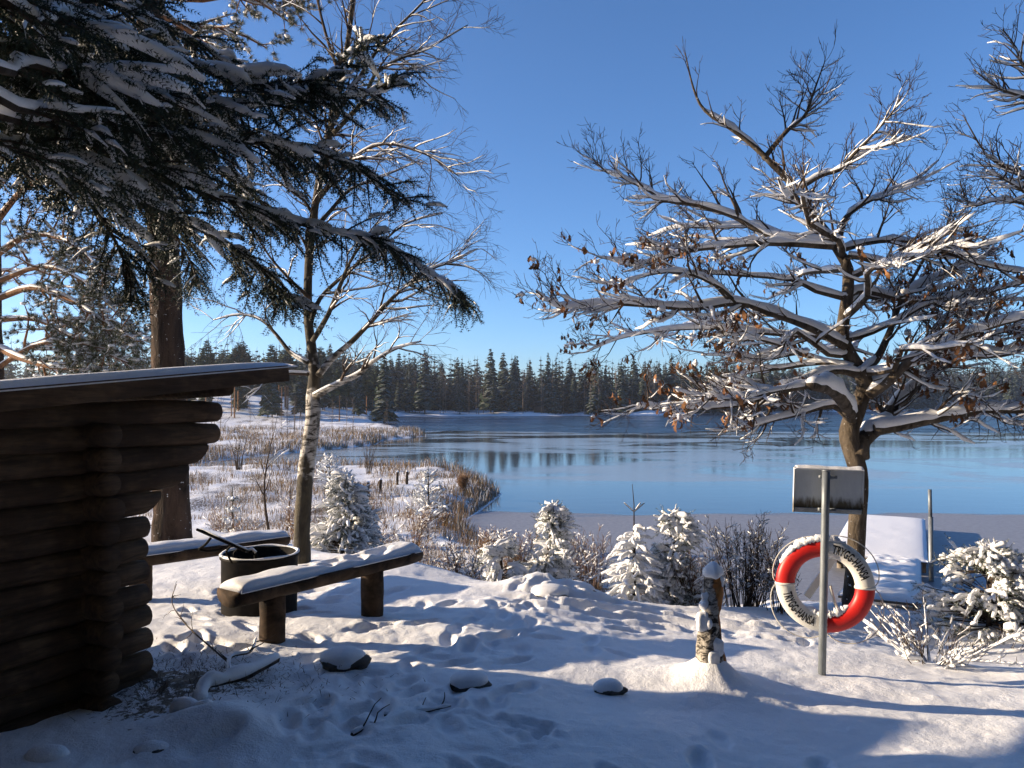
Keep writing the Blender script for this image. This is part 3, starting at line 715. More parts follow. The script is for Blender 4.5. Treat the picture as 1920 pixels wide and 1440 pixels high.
mb = MB(); rb = np.linspace(.036, .026, 17); C_ = crom(Pb, 4); tube(mb, C_, rb, 10, wob=.05); part(mb, 'wood', BARK_SPRUCE, fb)
mb = MB(); snow_on(mb, C_, rb, .035, 10); part(mb, 'snow_cover', SNOW, fb)
def twig_thing(name, label, pts, r, cat='twig', sub=6, snow=.01):
    P = crom(np.array([on_ground(px, py) + (0, 0, h) for px, py, h in pts]), 4)
    root = thing(name, label, cat, tuple(P[0])); mb = MB(); ms = MB(); rr = np.linspace(r, r * .4, len(P)); tube(mb, P, rr, 6)
    if snow: snow_on(ms, P, rr, snow)
    for q in range(sub):
        c = child(P, rng.uniform(.2, .95), rng.uniform(.5, 1.0), rng.uniform(0, 6.3), rng.uniform(.06, .22), 5, .1, .2); tube(mb, c, np.linspace(r * .4, r * .15, 5), 4)
    part(mb, 'wood', BARK_TWIG, root)
    if snow: part(ms, 'snow_cover', SNOW, root)
twig_thing('fallen_twig', 'thin bare twig arching up from the ground at the shelter corner', [(430, 1250, .02), (400, 1235, .05), (350, 1205, .12), (322, 1180, .2), (330, 1160, .28)], .007, sub=14, snow=0)
twig_thing('fallen_twig', 'forked snowy stick on the ground between shelter and front bench', [(430, 1275, .02), (432, 1245, .03), (470, 1232, .03), (480, 1210, .04)], .014, sub=6)
twig_thing('fallen_twig', 'short snowy stick in the trodden snow near the lone stone', [(720, 1345, .01), (790, 1345, .02), (845, 1338, .03)], .014, sub=3)
twig_thing('fallen_twig', 'small crooked stick in the trodden snow below the short snowy stick', [(660, 1385, .01), (690, 1372, .02), (708, 1376, .03)], .012, sub=2)
rt = thing('root', 'snow-covered root hump in front of the fallen branch', 'root', tuple(on_ground(400, 1365)))
mb = MB(); Pr = crom(np.array([on_ground(*q) + (0, 0, .0) for q in ((330, 1345), (375, 1352), (415, 1362), (455, 1378))]), 4); tube(mb, Pr, .045, 10, wob=.06); part(mb, 'wood', BARK_SPRUCE, rt)
mb = MB(); snow_on(mb, Pr, .045, .05, 10); part(mb, 'snow_cover', SNOW, rt)

# ------------------------------------------------------------------ jetty
DA = np.array([.467, .884, 0]); DB = np.array([.884, -.467, 0])
PLANK = mat_bark('jetty_plank', (.10, .085, .07), (.25, .21, .17), 6, 1, .5, .01)
Rj = np.stack([DA, DB, [0, 0, 1]], 1)
j0 = np.array([8.8, 16.35, 0])                         # near right corner of the platform
jet = thing('jetty', 'wooden bathing jetty under smooth snow', 'jetty', (float(j0[0]), float(j0[1]), 0))
for i in range(46):
    mb = MB(); box(mb, j0 + DA * (.075 + i * .147) - DB * .98 + (0, 0, .36), .138, 1.96, .035, Rj, bev=.003); part(mb, 'plank', PLANK, jet, False)
for s in (.06, 1.90):
    mb = MB(); box(mb, j0 + DA * 3.38 - DB * s + (0, 0, .24), 6.7, .07, .19, Rj, bev=.004); part(mb, 'beam', PLANK, jet, False)
for a_ in (.5, 3.4, 6.3):
    for s in (.2, 1.75):
        mb = MB(); tube(mb, np.array([j0 + DA * a_ - DB * s + (0, 0, -1.2), j0 + DA * a_ - DB * s + (0, 0, .33)]), .07, 10); part(mb, 'pile', PLANK, jet)
mb = MB(); slab(mb, 6.76, 1.98, .07, 120, 40, 12, .10, .8); place(mb, j0 + DA * 3.38 - DB * .98 + (0, 0, .378), Rj); part(mb, 'snow_cover', SNOW, jet)
gw = thing('gangway', 'narrow snow-covered gangway leading from the bank to the jetty', 'gangway', (4.6, 9.7, gz(4.6, 9.7)))
g1 = j0 - DB * .62 - DA * .05 + np.array([0, 0, .40]); g0 = np.array([g1[0] - DA[0] * 7.4, g1[1] - DA[1] * 7.4, 1.20])
gd = (g1 - g0); gL = np.linalg.norm(gd); gd /= gL; gn = DB; gu = np.cross(gn, gd); gu *= np.sign(gu[2]); Rg = np.stack([gd, np.cross(gu, gd), gu], 1)
for i in range(int(gL / .15)):
    mb = MB(); box(mb, g0 + gd * (.07 + i * .15), .14, .98, .035, Rg, bev=.003); part(mb, 'plank', PLANK, gw, False)
for s in (-.42, .42):
    mb = MB(); box(mb, (g0 + g1) / 2 + gn * s - gu * .10, gL, .06, .16, Rg, bev=.004); part(mb, 'beam', PLANK, gw, False)
mb = MB(); slab(mb, gL, 1.0, .085, 160, 24, 15, .35, 3.0, dents=[(-gL / 2 + .3 + q * .42, .13 * (-1) ** q, .13, .05) for q in range(16)]); place(mb, (g0 + g1) / 2 + gu * .018, Rg); part(mb, 'snow_cover', SNOW, gw)
mp = j0 + DB * .07 - DA * .02; mr = thing('mooring_pole', 'slim metal pole standing at the corner of the jetty', 'pole', (float(mp[0]), float(mp[1]), 0))
mb = MB(); tube(mb, np.array([mp + (0, 0, -1.0), mp + (0, 0, 1.35)]), .050, 12); part(mb, 'sleeve', GALV, mr)
mb = MB(); tube(mb, np.array([mp + (-.005, 0, 1.35), mp + (-.01, 0, 1.93)]), .038, 12); part(mb, 'pole', GALV, mr)
mb = MB(); tube(mb, np.array([mp + (0, 0, 1.335), mp + (0, 0, 1.355)]), .052, 12); part(mb, 'band', GALV, mr)

# ------------------------------------------------------------------ trees
def px_limb(pts, d0, d1, per=3):
    """limb read off as (x, y) sight lines, its depth running from d0 to d1"""
    n = len(pts); return crom(np.array([at(x, y, d0 + (d1 - d0) * i / (n - 1)) for i, (x, y) in enumerate(pts)]), per)

def finish_tree(root, B, bark, twig, snow_min=.004, th=lambda r: .012 + .5 * r, thick=.02, kmax=14):
    """B: list of (polyline, radii). thick wood, twigs and their snow become parts"""
    mw, mt, ms = MB(), MB(), MB()
    for P, r in B:
        r = np.asarray(r); big = r.max() > thick
        tube(mw if big else mt, P, r, kmax if r.max() > .08 else 8 if big else (5 if r.max() > .008 else 3), wob=.03 if big else 0)
        if r.max() >= snow_min: snow_on(ms, P, r, th(float(r.mean())) * min(1, plen(P) / .4), 8 if big else 5 if r.max() > .006 else 4)
    part(mw, 'trunk', bark, root)
    if mt.V: part(mt, 'twigs', twig, root)['kind'] = 'stuff'
    if ms.V: part(ms, 'snow_cover', SNOW, root)['kind'] = 'stuff'

def ramify(B, P, r, dens, Lr, ang, level, up=.25, wob=.16, t0=.15, minr=.0016, flatten=.35, fall=.5):
    L = plen(P); n = max(1, int(rng.poisson(dens[0] * L)))
    for _ in range(n):
        t = t0 + (1 - t0) * rng.random() ** .85
        rr = float(np.interp(t, np.linspace(0, 1, len(r)), r))
        cl = Lr[0] * rng.uniform(.45, 1.15) * (1 - fall * t)
        C = child(P, t, rng.uniform(*ang), rng.uniform(0, 2 * np.pi), cl, 6 if cl > .3 else 4, up, wob, flatten)
        r0 = min(rr * .62, .012 + cl * .012); rad = np.linspace(max(r0, minr), minr * .7, len(C))
        B.append((C, rad))
        if level > 1: ramify(B, C, rad, dens[1:], Lr[1:], ang, level - 1, up, wob, t0, minr, flatten, fall)

def rl(base, az, L, rise, sag, n=5):
    d = np.array([math.cos(az), math.sin(az), 0]); return [np.array(base) + d * L * s + np.array([0, 0, rise * s + sag * math.sin(s * 3.14)]) + rng.normal(0, .06, 3) * (s > 0) for s in np.linspace(0, 1, n)]
# the oak ----------------------------------------------------------
def oak():
    D = 9.6; m = D / FPX
    base = on_ground(1598, 1165); base = np.array([at(1598, 1165, D)[0], D, gz(at(1598, 1165, D)[0], D)])
    root = thing('oak_tree', 'spreading snow-laden oak with withered leaves, behind the lifebuoy', 'tree', tuple(base))
    B = []
    def limb(pts, r0, r1, dd, d0=0.0, sub=True, dens=(9, 10, 8), Lr=(.95, .42, .2)):
        P = px_limb(pts, D + d0, D + d0 + dd); r = np.linspace(r0 * m, r1 * m, len(P)); B.append((P, r))
        if sub: ramify(B, P, r, dens, Lr, (.45, 1.05), 3, up=.35, t0=.22, minr=.0034)
    tr = [(1596, 1200), (1598, 1150), (1604, 1050), (1607, 980), (1612, 900), (1600, 850), (1592, 810), (1610, 760), (1622, 720), (1608, 690), (1585, 650), (1580, 615), (1588, 560), (1590, 505), (1572, 470), (1552, 438), (1520, 400), (1490, 372), (1478, 338), (1450, 310), (1420, 280), (1372, 242), (1322, 208), (1300, 165), (1285, 100)]
    P = px_limb(tr, D, D + .25); rr = np.interp(np.linspace(0, 1, len(P)), np.linspace(0, 1, len(tr)), [30, 25, 21, 20.5, 20, 22, 23, 19, 18, 16, 14, 12, 11, 10, 9, 8, 7.5, 7, 6.5, 6, 5, 4, 3, 2, 1]) * m * np.interp(np.linspace(0, 1, len(P)), [0, .3, .5], [.74, .8, 1])
    B.append((P, rr)); ramify(B, P[40:], rr[40:], (6.5, 7, 7), (.8, .38, .17), (.45, 1.0), 3, up=.3, t0=.0, minr=.0034)
    limb([(1585, 650), (1555, 632), (1510, 610), (1440, 585), (1380, 568), (1300, 578), (1220, 573), (1150, 570), (1060, 578), (1030, 565), (1005, 545)], 9, 1.5, -.5)
    limb([(1380, 570), (1350, 540), (1300, 515), (1250, 510), (1200, 520), (1150, 545)], 5, 1.2, -.6, -.2)
    limb([(1608, 700), (1560, 695), (1500, 715), (1440, 740), (1380, 760), (1300, 765), (1230, 765), (1195, 760)], 8, 1.5, -.9)
    limb([(1600, 790), (1560, 760), (1500, 775), (1440, 790), (1390, 803)], 8, 2, -.7)
    limb([(1595, 780), (1575, 745), (1550, 728), (1520, 722)], 12, 9, -1.2, sub=False)
    limb([(1520, 722), (1450, 735), (1380, 748), (1320, 742)], 6, 2, -.8, -1.0)
    limb([(1600, 690), (1540, 680), (1470, 690), (1400, 700), (1340, 735)], 6, 1.5, .8)
    limb([(1585, 640), (1530, 630), (1440, 625), (1340, 615), (1240, 620), (1160, 635), (1100, 660)], 6, 1.3, .9)
    limb([(1565, 462), (1479, 457), (1417, 457), (1311, 467), (1254, 481), (1192, 496), (1120, 481)], 7, 1.3, -.4, .1)
    limb([(1560, 452), (1455, 448), (1407, 424), (1374, 405), (1311, 385), (1249, 376), (1216, 357), (1168, 333), (1139, 323), (1110, 297)], 7.5, 1.2, .7, .1)
    limb([(1432, 298), (1450, 275), (1479, 242), (1508, 218), (1520, 189), (1532, 155), (1546, 117)], 5.5, 1, .2, .2)
    limb([(1484, 362), (1508, 347), (1541, 328), (1575, 318), (1608, 294), (1637, 280), (1671, 270), (1709, 256)], 6, 1.1, -.5, .2)
    limb([(1575, 318), (1600, 290), (1630, 260), (1670, 215), (1690, 180)], 4, 1, -.5, 0)
    limb([(1570, 468), (1585, 410), (1622, 380), (1670, 360), (1720, 335), (1760, 300)], 6.5, 1.2, .9, .1)
    limb([(1588, 520), (1594, 480), (1670, 495), (1718, 471), (1766, 471), (1838, 495), (1910, 510), (1960, 505)], 7, 2, -.8, .1)
    limb([(1582, 560), (1620, 545), (1718, 567), (1814, 558), (1920, 529), (1980, 520)], 7, 2, .7, .1)
    limb([(1609, 701), (1642, 675), (1665, 630), (1680, 590), (1700, 550), (1760, 520), (1830, 480)], 9, 1.5, .6)
    limb([(1627, 742), (1669, 712), (1699, 682), (1725, 660), (1800, 632), (1900, 600), (1960, 590)], 11, 3, -.8)
    limb([(1612, 857), (1616, 828), (1639, 806), (1663, 798), (1666, 776), (1687, 750), (1725, 720), (1762, 690), (1800, 671), (1875, 665), (1930, 652)], 17, 5, .9)
    limb([(1639, 806), (1687, 799), (1744, 787), (1800, 776), (1856, 769), (1912, 769), (1980, 766)], 11, 5, -.4)
    limb([(1780, 680), (1830, 640), (1890, 620), (1960, 610)], 5, 2, .8, .6)
    limb([(1725, 660), (1770, 600), (1830, 570), (1920, 560)], 5, 1.5, 1.0, -.3)
    limb([(1690, 560), (1750, 460), (1800, 420), (1850, 350)], 4, 1, .8, .5)
    limb([(1744, 787), (1790, 740), (1830, 742), (1870, 775)], 3, 1, -.6, -.1)
    limb([(1866, 770), (1880, 790), (1920, 797), (1960, 795)], 3.4, 1, -.3, -.2)
    for k in range(15):                               # the rest of the crown, all round
        st = P[int(np.interp(k, [0, 14], [24, 44]))]; a = k * 2.4 + .4; L_ = rng.uniform(1.7, 2.7)
        Q = crom(np.array(rl(st, a, L_, rng.uniform(-.05, .45), .16, 6)), 2); r_ = np.linspace(.042, .008, len(Q)); B.append((Q, r_))
        ramify(B, Q, r_, (8, 9, 8), (.85, .4, .2), (.45, 1.05), 3, up=.3, t0=.2, minr=.0034)
    finish_tree(root, B, BARK_OAK, BARK_TWIG, th=lambda r: .014 + .95 * r if r > .006 else .012)
    # withered leaves hang in bunches under lumps of snow
    LEAF = mat_needles('withered_leaf', (.10, .04, .018), (.27, .13, .055), rough=.8)
    ml, ms = MB(), MB()
    cand = [c for c in B[1:] if .002 < c[1].max() < .02 and 430 < 720 - (c[0][-1][2] - CAMZ) / c[0][-1][1] * FPX + 32 < 800]
    for q in rng.choice(len(cand), min(420, len(cand)), replace=False):
        p = cand[q][0][rng.integers(1, len(cand[q][0]))]
        for _ in range(rng.integers(3, 8)):
            o_ = p + rng.normal(0, .035, 3); L = rng.uniform(.05, .11); w_ = L * .26
            dn = np.array([rng.normal(0, .45), rng.normal(0, .45), -1.0]); dn /= np.linalg.norm(dn)
            s = np.cross(dn, rng.standard_normal(3)); s /= np.linalg.norm(s); nn = np.cross(dn, s) * rng.uniform(.1, .35) * L
            V = []
            for f, ww in ((0, .15), (.18, .7), (.32, .5), (.5, 1.0), (.64, .7), (.8, .85), (1, .1)):
                c = o_ + dn * L * f + nn * math.sin(f * 3.1) ; V += [c - s * w_ * ww + nn * .4 * ww, c + s * w_ * ww + nn * .4 * ww]
            qd = [(2 * i, 2 * i + 1, 2 * i + 3, 2 * i + 2) for i in range(6)]; ml.add(V, qd)
        if rng.random() < .6: r_ = rng.uniform(.014, .034); blob(ms, p + (0, 0, .012), (r_ * rng.uniform(.9, 1.6), r_ * 1.15, r_), 2, jit=.3)
    part(ml, 'withered_leaves', LEAF, root)['kind'] = 'stuff'; part(ms, 'leaf_snow', SNOW, root)['kind'] = 'stuff'
oak()

def oak_right():
    root = thing('oak_tree', 'second bare oak whose outer branches reach in above the snowy bush', 'tree', (9.6, 10.2, gz(9.6, 10.2)))
    B = []; D = 10.0; base = np.array(root.location); top = np.array([9.2, 10.0, 8.6])
    P = crom([base - (0, 0, .2), base + (.1, 0, 1.5), base + (-.1, .1, 3.5), top], 5); r = np.linspace(.17, .05, len(P)); B.append((P, r))
    def limb(pts, r0, r1, d0, d1, start=None):
        Q = [at(x, y, d0 + (d1 - d0) * i / (len(pts) - 1)) for i, (x, y) in enumerate(pts)]
        Q = crom(np.array(([start] if start is not None else []) + Q), 3); r_ = np.linspace(r0, r1, len(Q)); B.append((Q, r_))
        ramify(B, Q, r_, (6, 7, 7), (.75, .36, .16), (.45, 1.0), 3, up=.3, t0=.3, minr=.0034)
    limb([(2050, 250), (1960, 200), (1910, 178), (1870, 165), (1825, 130)], .05, .007, 10, 10, P[12])
    limb([(2000, 180), (1925, 130), (1905, 90), (1880, 55)], .04, .006, 10, 9.8, P[14])
    limb([(2060, 420), (1960, 350), (1900, 320), (1850, 290), (1805, 215)], .05, .006, 10, 10.3, P[11])
    limb([(2060, 460), (1950, 380), (1890, 340), (1850, 320)], .04, .007, 9.6, 9.2, P[10])
    limb([(2060, 500), (1960, 400), (1880, 375), (1820, 385), (1800, 340)], .04, .006, 10.2, 10.5, P[9])
    finish_tree(root, B, BARK_OAK, BARK_TWIG, th=lambda r: .012 + .6 * r if r > .006 else .006)
oak_right()

# birches ----------------------------------------------------------
BIRCH = M('bark_birch', (.5, .48, .45), .8); t = NT(BIRCH); g = t.n('ShaderNodeSeparateXYZ'); t.l(t.pos(), g.inputs[0])
_a = t.noise(t.pos((1, 1, 3.0)), 5, 6, .7, .8); _b = t.noise(t.pos((1, 1, .35)), 9, 6, .7, .5); _c = t.noise(t.pos(), 4, 3)
_dark = t.ramp(_b, [(.35, (.016, .013, .010)), (.65, (.085, .07, .045))])
_wh = t.ramp(_a, [(.42, (.03, .025, .02)), (.50, (.42, .39, .35)), (.7, (.62, .60, .57))])
_low = t.math('ADD', t.sstep(g.outputs[2], 1.1, 0.55), t.sstep(g.outputs[2], 2.4, 3.2), clamp=True)
t.col(t.mix(t.sstep(t.math('ADD', t.math('MULTIPLY', _low, .35), _c), .45, .57), _wh, _dark)); t.bump(t.math('ADD', _a, _b), .8, .02)

def birch():
    D = 9.2; m = D / FPX; x0 = at(567, 1060, D)[0]
    root = thing('birch_tree', 'slender bare birch with black and white trunk, behind the fire drum', 'tree', (x0, D, gz(x0, D)))
    B = []
    tr = [(566, 1090), (567, 1050), (566, 1000), (570, 930), (575, 870), (585, 800), (588, 745), (590, 700), (584, 650), (578, 600), (577, 540), (580, 480), (586, 420), (595, 360), (606, 300), (622, 230), (640, 150), (652, 80), (662, 0), (672, -90), (680, -200), (684, -320)]
    P = px_limb(tr, D, D + .3); rr = np.interp(np.linspace(0, 1, len(P)), np.linspace(0, 1, len(tr)), [17, 16, 15, 15, 15, 14, 14, 11, 9.5, 8.5, 8, 8, 7.5, 7, 7, 6.5, 6, 5, 4.5, 3.5, 2.5, 1.5]) * m
    B.append((P, rr))
    kw = dict(up=-.10, wob=.17, minr=.0021, flatten=.1, fall=.35)
    def limb(pts, r0, r1, dd, d0=0.0, dens=(7, 9, 8), Lr=(.95, .5, .26)):
        Q = px_limb(pts, D + d0, D + d0 + dd); r = np.linspace(r0 * m, r1 * m, len(Q)); B.append((Q, r)); ramify(B, Q, r, dens, Lr, (.35, .85), 3, t0=.2, **kw)
    ramify(B, P[30:], rr[30:], (6.5, 8, 8), (1.1, .55, .26), (.45, 1.0), 3, t0=.05, **kw)
    limb([(590, 743), (625, 724), (672, 702), (697, 680), (740, 655), (790, 640)], 7, 1, -.5)
    limb([(596, 705), (623, 672), (660, 640), (703, 595), (750, 545), (806, 506), (850, 490), (895, 467)], 7, 1, .6)
    limb([(579, 701), (532, 700), (491, 712), (454, 720)], 4.5, 1, -.6)
    limb([(578, 680), (544, 660), (520, 630), (490, 600), (450, 590), (400, 600)], 5, 1, .4)
    limb([(586, 640), (615, 590), (640, 530), (656, 492), (690, 440), (720, 400)], 5.5, 1, -.5)
    limb([(584, 600), (600, 560), (640, 520), (700, 470), (760, 420), (830, 400)], 5, 1, .8)
    limb([(582, 560), (540, 520), (505, 480), (480, 440)], 4, 1, -.3)
    limb([(588, 430), (620, 395), (656, 356), (720, 330), (790, 300)], 5, 1, .7)
    limb([(600, 370), (660, 300), (720, 270), (800, 290), (860, 330)], 4.5, 1, -.6)
    limb([(625, 250), (680, 190), (703, 140), (750, 110), (797, 94), (877, 47)], 5, 1, .3)
    limb([(620, 240), (647, 188), (690, 120), (727, 70), (797, 0), (840, -60)], 5, 1, -.4)
    limb([(640, 150), (610, 60), (590, -20), (570, -80)], 4, 1, .2)
    finish_tree(root, B, BIRCH, BARK_TWIG, snow_min=.0035, th=lambda r: .005 + .4 * r, thick=.03)
birch()

# Scots pines --------------------------------------------------------
def pine(label, base, trunk, rad, limbs, tuft=5000, seed=0, dens=5.5):
    root = thing('pine_tree', label, 'tree', tuple(base)); B = []; ends = []
    P = crom(np.array(trunk), 5); r = np.interp(np.linspace(0, 1, len(P)), np.linspace(0, 1, len(rad)), rad); mw = MB(); tube(mw, P, r, 24, wob=.035); part(mw, 'trunk', BARK_PINE, root)
    for Q, r0 in limbs:
        Q = crom(np.array(Q), 3); B.append((Q, np.linspace(r0, r0 * .25, len(Q)))); sub = []
        ramify(sub, Q, B[-1][1], (dens, 4.5), (1.1, .5), (.5, 1.15), 2, up=.15, t0=.2, minr=.004, wob=.2, flatten=.3); B += sub
        ends += [s[0] for s in sub] + [Q]
    ml, ms, mn = MB(), MB(), MB()
    for Q, rr in B:
        tube(ml, Q, rr, 6 if rr.max() > .012 else 4); 
        if rr.max() > .007: snow_on(ms, Q, rr, .012 + .25 * rr.mean(), 5)
    pts, dirs = [], []
    for Q in ends:
        n = 2 if len(Q) < 6 else 3
        for i in range(max(1, len(Q) - n), len(Q)): pts.append(Q[i] + rng.normal(0, .02, 3)); d = Q[i] - Q[i - 1] + np.array([0, 0, .03]); dirs.append(d / (np.linalg.norm(d) + 1e-9))
    pts, dirs = np.array(pts), np.array(dirs); k = min(len(pts), tuft); s = rng.permutation(len(pts))[:k]
    needles(mn, pts[s], dirs[s], 46, .095, .0085, ang=(.3, 1.5))
    for p in pts[s][::6]: r_ = rng.uniform(.025, .05); blob(ms, p + (0, 0, .02), (r_ * 1.3, r_ * 1.3, r_ * .6), 1, jit=.15)
    part(ml, 'limbs', BARK_PINE_UP, root)['kind'] = 'stuff'; part(mn, 'needles', NEEDLE_PINE, root)['kind'] = 'stuff'; part(ms, 'snow_cover', SNOW, root)['kind'] = 'stuff'
    return root

PD = 11.0
pb = at(323, 1015, PD); pb[2] = gz(pb[0], PD)
trunk = [pb - (0, 0, .3), at(322, 960, PD), at(318, 820, PD), at(314, 650, PD), at(309, 500, PD), at(298, 300, PD), at(287, 100, PD), at(280, -60, PD), at(274, -300, PD), at(268, -560, PD)]
limbs = []
tp = lambda py: at(np.interp(py, [-560, -300, -60, 100, 300, 500], [268, 274, 280, 287, 298, 309]), py, PD)
for Q, r_ in (([tp(20), at(360, 60, 10.8), at(430, 130, 11.2), at(450, 190, 11.5)], .05), ([tp(-10), at(380, 0, 11.3), at(460, -10, 11.5), at(540, 40, 11.7)], .05), ([tp(-60), at(400, -60, 11.2), at(500, -40, 11), at(560, 20, 10.8)], .05),
              ([tp(60), at(360, 50, 11.6), at(440, 60, 12), at(500, 90, 12.4)], .045), ([tp(-120), at(380, -150, 11), at(480, -120, 11.6), at(560, -60, 12.0)], .05), ([tp(100), at(220, 120, 11), at(150, 180, 11.4), at(60, 200, 11.8)], .05),
              ([tp(0), at(200, 0, 11.3), at(110, 60, 11.8), at(20, 130, 12.2)], .05), ([tp(150), at(240, 180, 11.4), at(180, 250, 11.9), at(110, 290, 12.3)], .045)):
    limbs.append((Q, r_))
for k in range(7): limbs.append((rl(tp(-100 - 60 * k), rng.uniform(.4, 2.7), rng.uniform(1.6, 2.8), rng.uniform(.1, .8), .2), .05))
pine('tall pine with a thick straight trunk, growing beside the log shelter', pb, trunk, np.array([.29, .25, .23, .22, .21, .205, .20, .19, .15, .1]), limbs)
# pine with low lit branches, further left
b2 = np.array([-9.35, 13.8, gz(-9.35, 13.8)]); D2 = 13.8
t2 = [b2 - (0, 0, .3), b2 + (0, 0, 2), b2 + (-.05, 0, 4), b2 + (-.1, 0, 6.5), b2 + (-.2, .1, 9.5)]
l2 = []
for (pts, r_) in (([(-5, 560), (60, 540), (130, 560), (190, 600), (260, 640)], .06), ([(-5, 650), (40, 672), (110, 690), (190, 690)], .07), ([(-10, 480), (60, 440), (140, 460), (200, 520)], .06), ([(-10, 420), (50, 350), (120, 330), (200, 380)], .06), ([(-12, 360), (60, 280), (140, 250), (220, 270)], .06),
                  ([(-5, 600), (70, 600), (150, 640), (240, 680)], .05), ([(-10, 530), (80, 500), (160, 530), (230, 600)], .05), ([(-12, 300), (40, 200), (120, 150), (180, 160)], .05), ([(-5, 690), (60, 650), (130, 640), (200, 655)], .05)):
    for dd in (-.9, .9): l2.append(([at(x, y, D2 + dd * i * .6) for i, (x, y) in enumerate(pts)], r_))
for k in range(9): l2.append((rl(b2 + (-.1, 0, 3.2 + .6 * k), rng.uniform(1.5, 5), rng.uniform(1.8, 3), .4, .2), .05))
pine('pine with frosted sunlit branches reaching low over the shelter roof', b2, t2, np.array([.24, .2, .18, .15, .08]), l2, tuft=6500, dens=6.0)

# the near spruce ------------------------------------------------------
def spruce():
    base = np.array([-3.1, 1.2, gz(-3.1, 1.2)])
    root = thing('spruce_tree', 'big dark spruce whose snowy boughs hang over the shelter', 'tree', tuple(base))
    top = base + (0, .1, 11); P = crom([base - (0, 0, .2), base + (.02, 0, 3), base + (0, .05, 7), top], 4); mw = MB(); tube(mw, P, np.linspace(.24, .04, len(P)), 20, wob=.03)
    part(mw, 'trunk', BARK_SPRUCE, root)
    L = []
    T = lambda z: np.array([base[0], base[1], z])
    def bough(z, pts, r): L.append((crom(np.array([T(z)] + [at(x, y, d) for x, y, d in pts]), 4), r))
    bough(6.2, [(-60, -40, 2.4), (130, 20, 3.0), (330, 110, 3.5), (480, 165, 3.8), (600, 150, 4.0), (690, 65, 4.1)], .019)
    bough(6.0, [(-150, 40, 2.2), (60, 120, 2.8), (260, 170, 3.3), (430, 200, 3.7), (560, 190, 4.0), (670, 180, 4.2), (735, 165, 4.3)], .019)
    bough(5.8, [(-100, 130, 2.4), (120, 200, 3.0), (330, 260, 3.5), (500, 270, 3.9), (640, 300, 4.2), (760, 385, 4.4)], .019)
    bough(5.5, [(-150, 150, 2.4), (100, 235, 3.1), (300, 330, 3.6), (480, 395, 4.0), (610, 432, 4.3), (700, 448, 4.5), (785, 500, 4.7), (872, 560, 4.8)], .019)
    bough(5.5, [(-200, 200, 2.4), (80, 280, 3.2), (290, 390, 3.8), (410, 450, 4.1), (500, 515, 4.3), (535, 570, 4.4)], .019)
    bough(5.3, [(-200, 200, 2.4), (0, 270, 2.8), (140, 350, 3.3), (215, 450, 3.6), (250, 540, 3.7)], .019)
    bough(6.3, [(-150, -80, 2.4), (60, -10, 3.0), (200, 80, 3.6), (300, 200, 4.2), (330, 330, 4.8)], .019)
    bough(6.6, [(-300, -120, 2.4), (-60, -60, 3.0), (80, 30, 3.8), (160, 180, 4.4), (180, 320, 4.8)], .019)
    bough(6.0, [(-200, 40, 2.6), (-20, 120, 3.4), (100, 210, 4.2), (140, 330, 4.8)], .019)
    bough(5.9, [(-200, 60, 2.6), (60, 150, 3.6), (260, 260, 4.3), (420, 330, 4.9), (540, 420, 5.2)], .019)
    bough(6.2, [(-150, 0, 2.6), (100, 90, 3.5), (320, 190, 4.4), (480, 260, 4.9), (620, 330, 5.2)], .019)
    bough(5.7, [(-250, 150, 2.6), (0, 210, 3.4), (160, 270, 4.0), (280, 370, 4.5), (340, 460, 4.8), (370, 520, 4.9)], .019)
    bough(6.5, [(-250, -100, 2.4), (20, -60, 3.0), (180, 0, 3.6), (330, 60, 4.1), (450, 130, 4.4)], .019)
    NSEEN = len(L)
    for k in range(34):                                  # the rest of the tree, above and behind
        z = base[2] + 4.6 + k * .19; a = k * 2.4; l = 3.1 * (1 - (z - base[2]) / 12.5)
        if l > .4 and not (-.4 < (a % 6.283) - .9 < .5 and z < 9): L.append((np.array(rl(T(z), a, l, -.5 * l * .5, .12)), .022))
    mb, ms, mn = MB(), MB(), MB(); tl_ = []
    for bi, (Q, r) in enumerate(L):
        seen = bi < NSEEN; rr = np.linspace(r, .005, len(Q)); tube(mb, Q, rr, 7); LQ = plen(Q)
        snow_on(ms, Q, rr, .022, 7)
        for s in range(int(LQ * (19 if seen else 5))):
            t = rng.uniform(.22, 1) if seen else rng.uniform(.15, 1)
            l = rng.uniform(.2, .58) * (1.15 - .7 * t); az = rng.choice([0, np.pi]) + rng.normal(0, .45)
            C = child(Q, t, rng.uniform(.6, 1.1), az, l, 6, -.55, .08, .2); tube(mb, C, np.linspace(.006, .002, 6), 4)
            if rng.random() < .18: snow_on(ms, C[1:], np.linspace(.020, .010, 5), rng.uniform(.012, .034), 7)
            twigs = [C]
            for q in range(int(l * (30 if seen else 7)) + 1):
                c2 = child(C, rng.uniform(.1, 1), rng.uniform(.5, 1.0), rng.choice([0, np.pi]) + rng.normal(0, .5), rng.uniform(.05, .15), 4, -.45, .1, .2); twigs.append(c2)
                if q % 9 == 0: snow_on(ms, c2, .007, .010, 4)
            for c2 in twigs:
                tl_.append((c2, seen))
    for sn, stp, pr, nl, nw in ((True, .013, 5, .022, .0048), (False, .04, 4, .04, .009)):
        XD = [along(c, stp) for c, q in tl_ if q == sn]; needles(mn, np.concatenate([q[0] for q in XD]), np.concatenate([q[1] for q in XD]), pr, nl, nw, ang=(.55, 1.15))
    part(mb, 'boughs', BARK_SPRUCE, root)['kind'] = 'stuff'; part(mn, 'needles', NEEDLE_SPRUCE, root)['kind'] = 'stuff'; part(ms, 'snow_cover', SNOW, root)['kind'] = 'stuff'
    print('spruce needles', sum(len(t) for t in mn.T))
spruce()

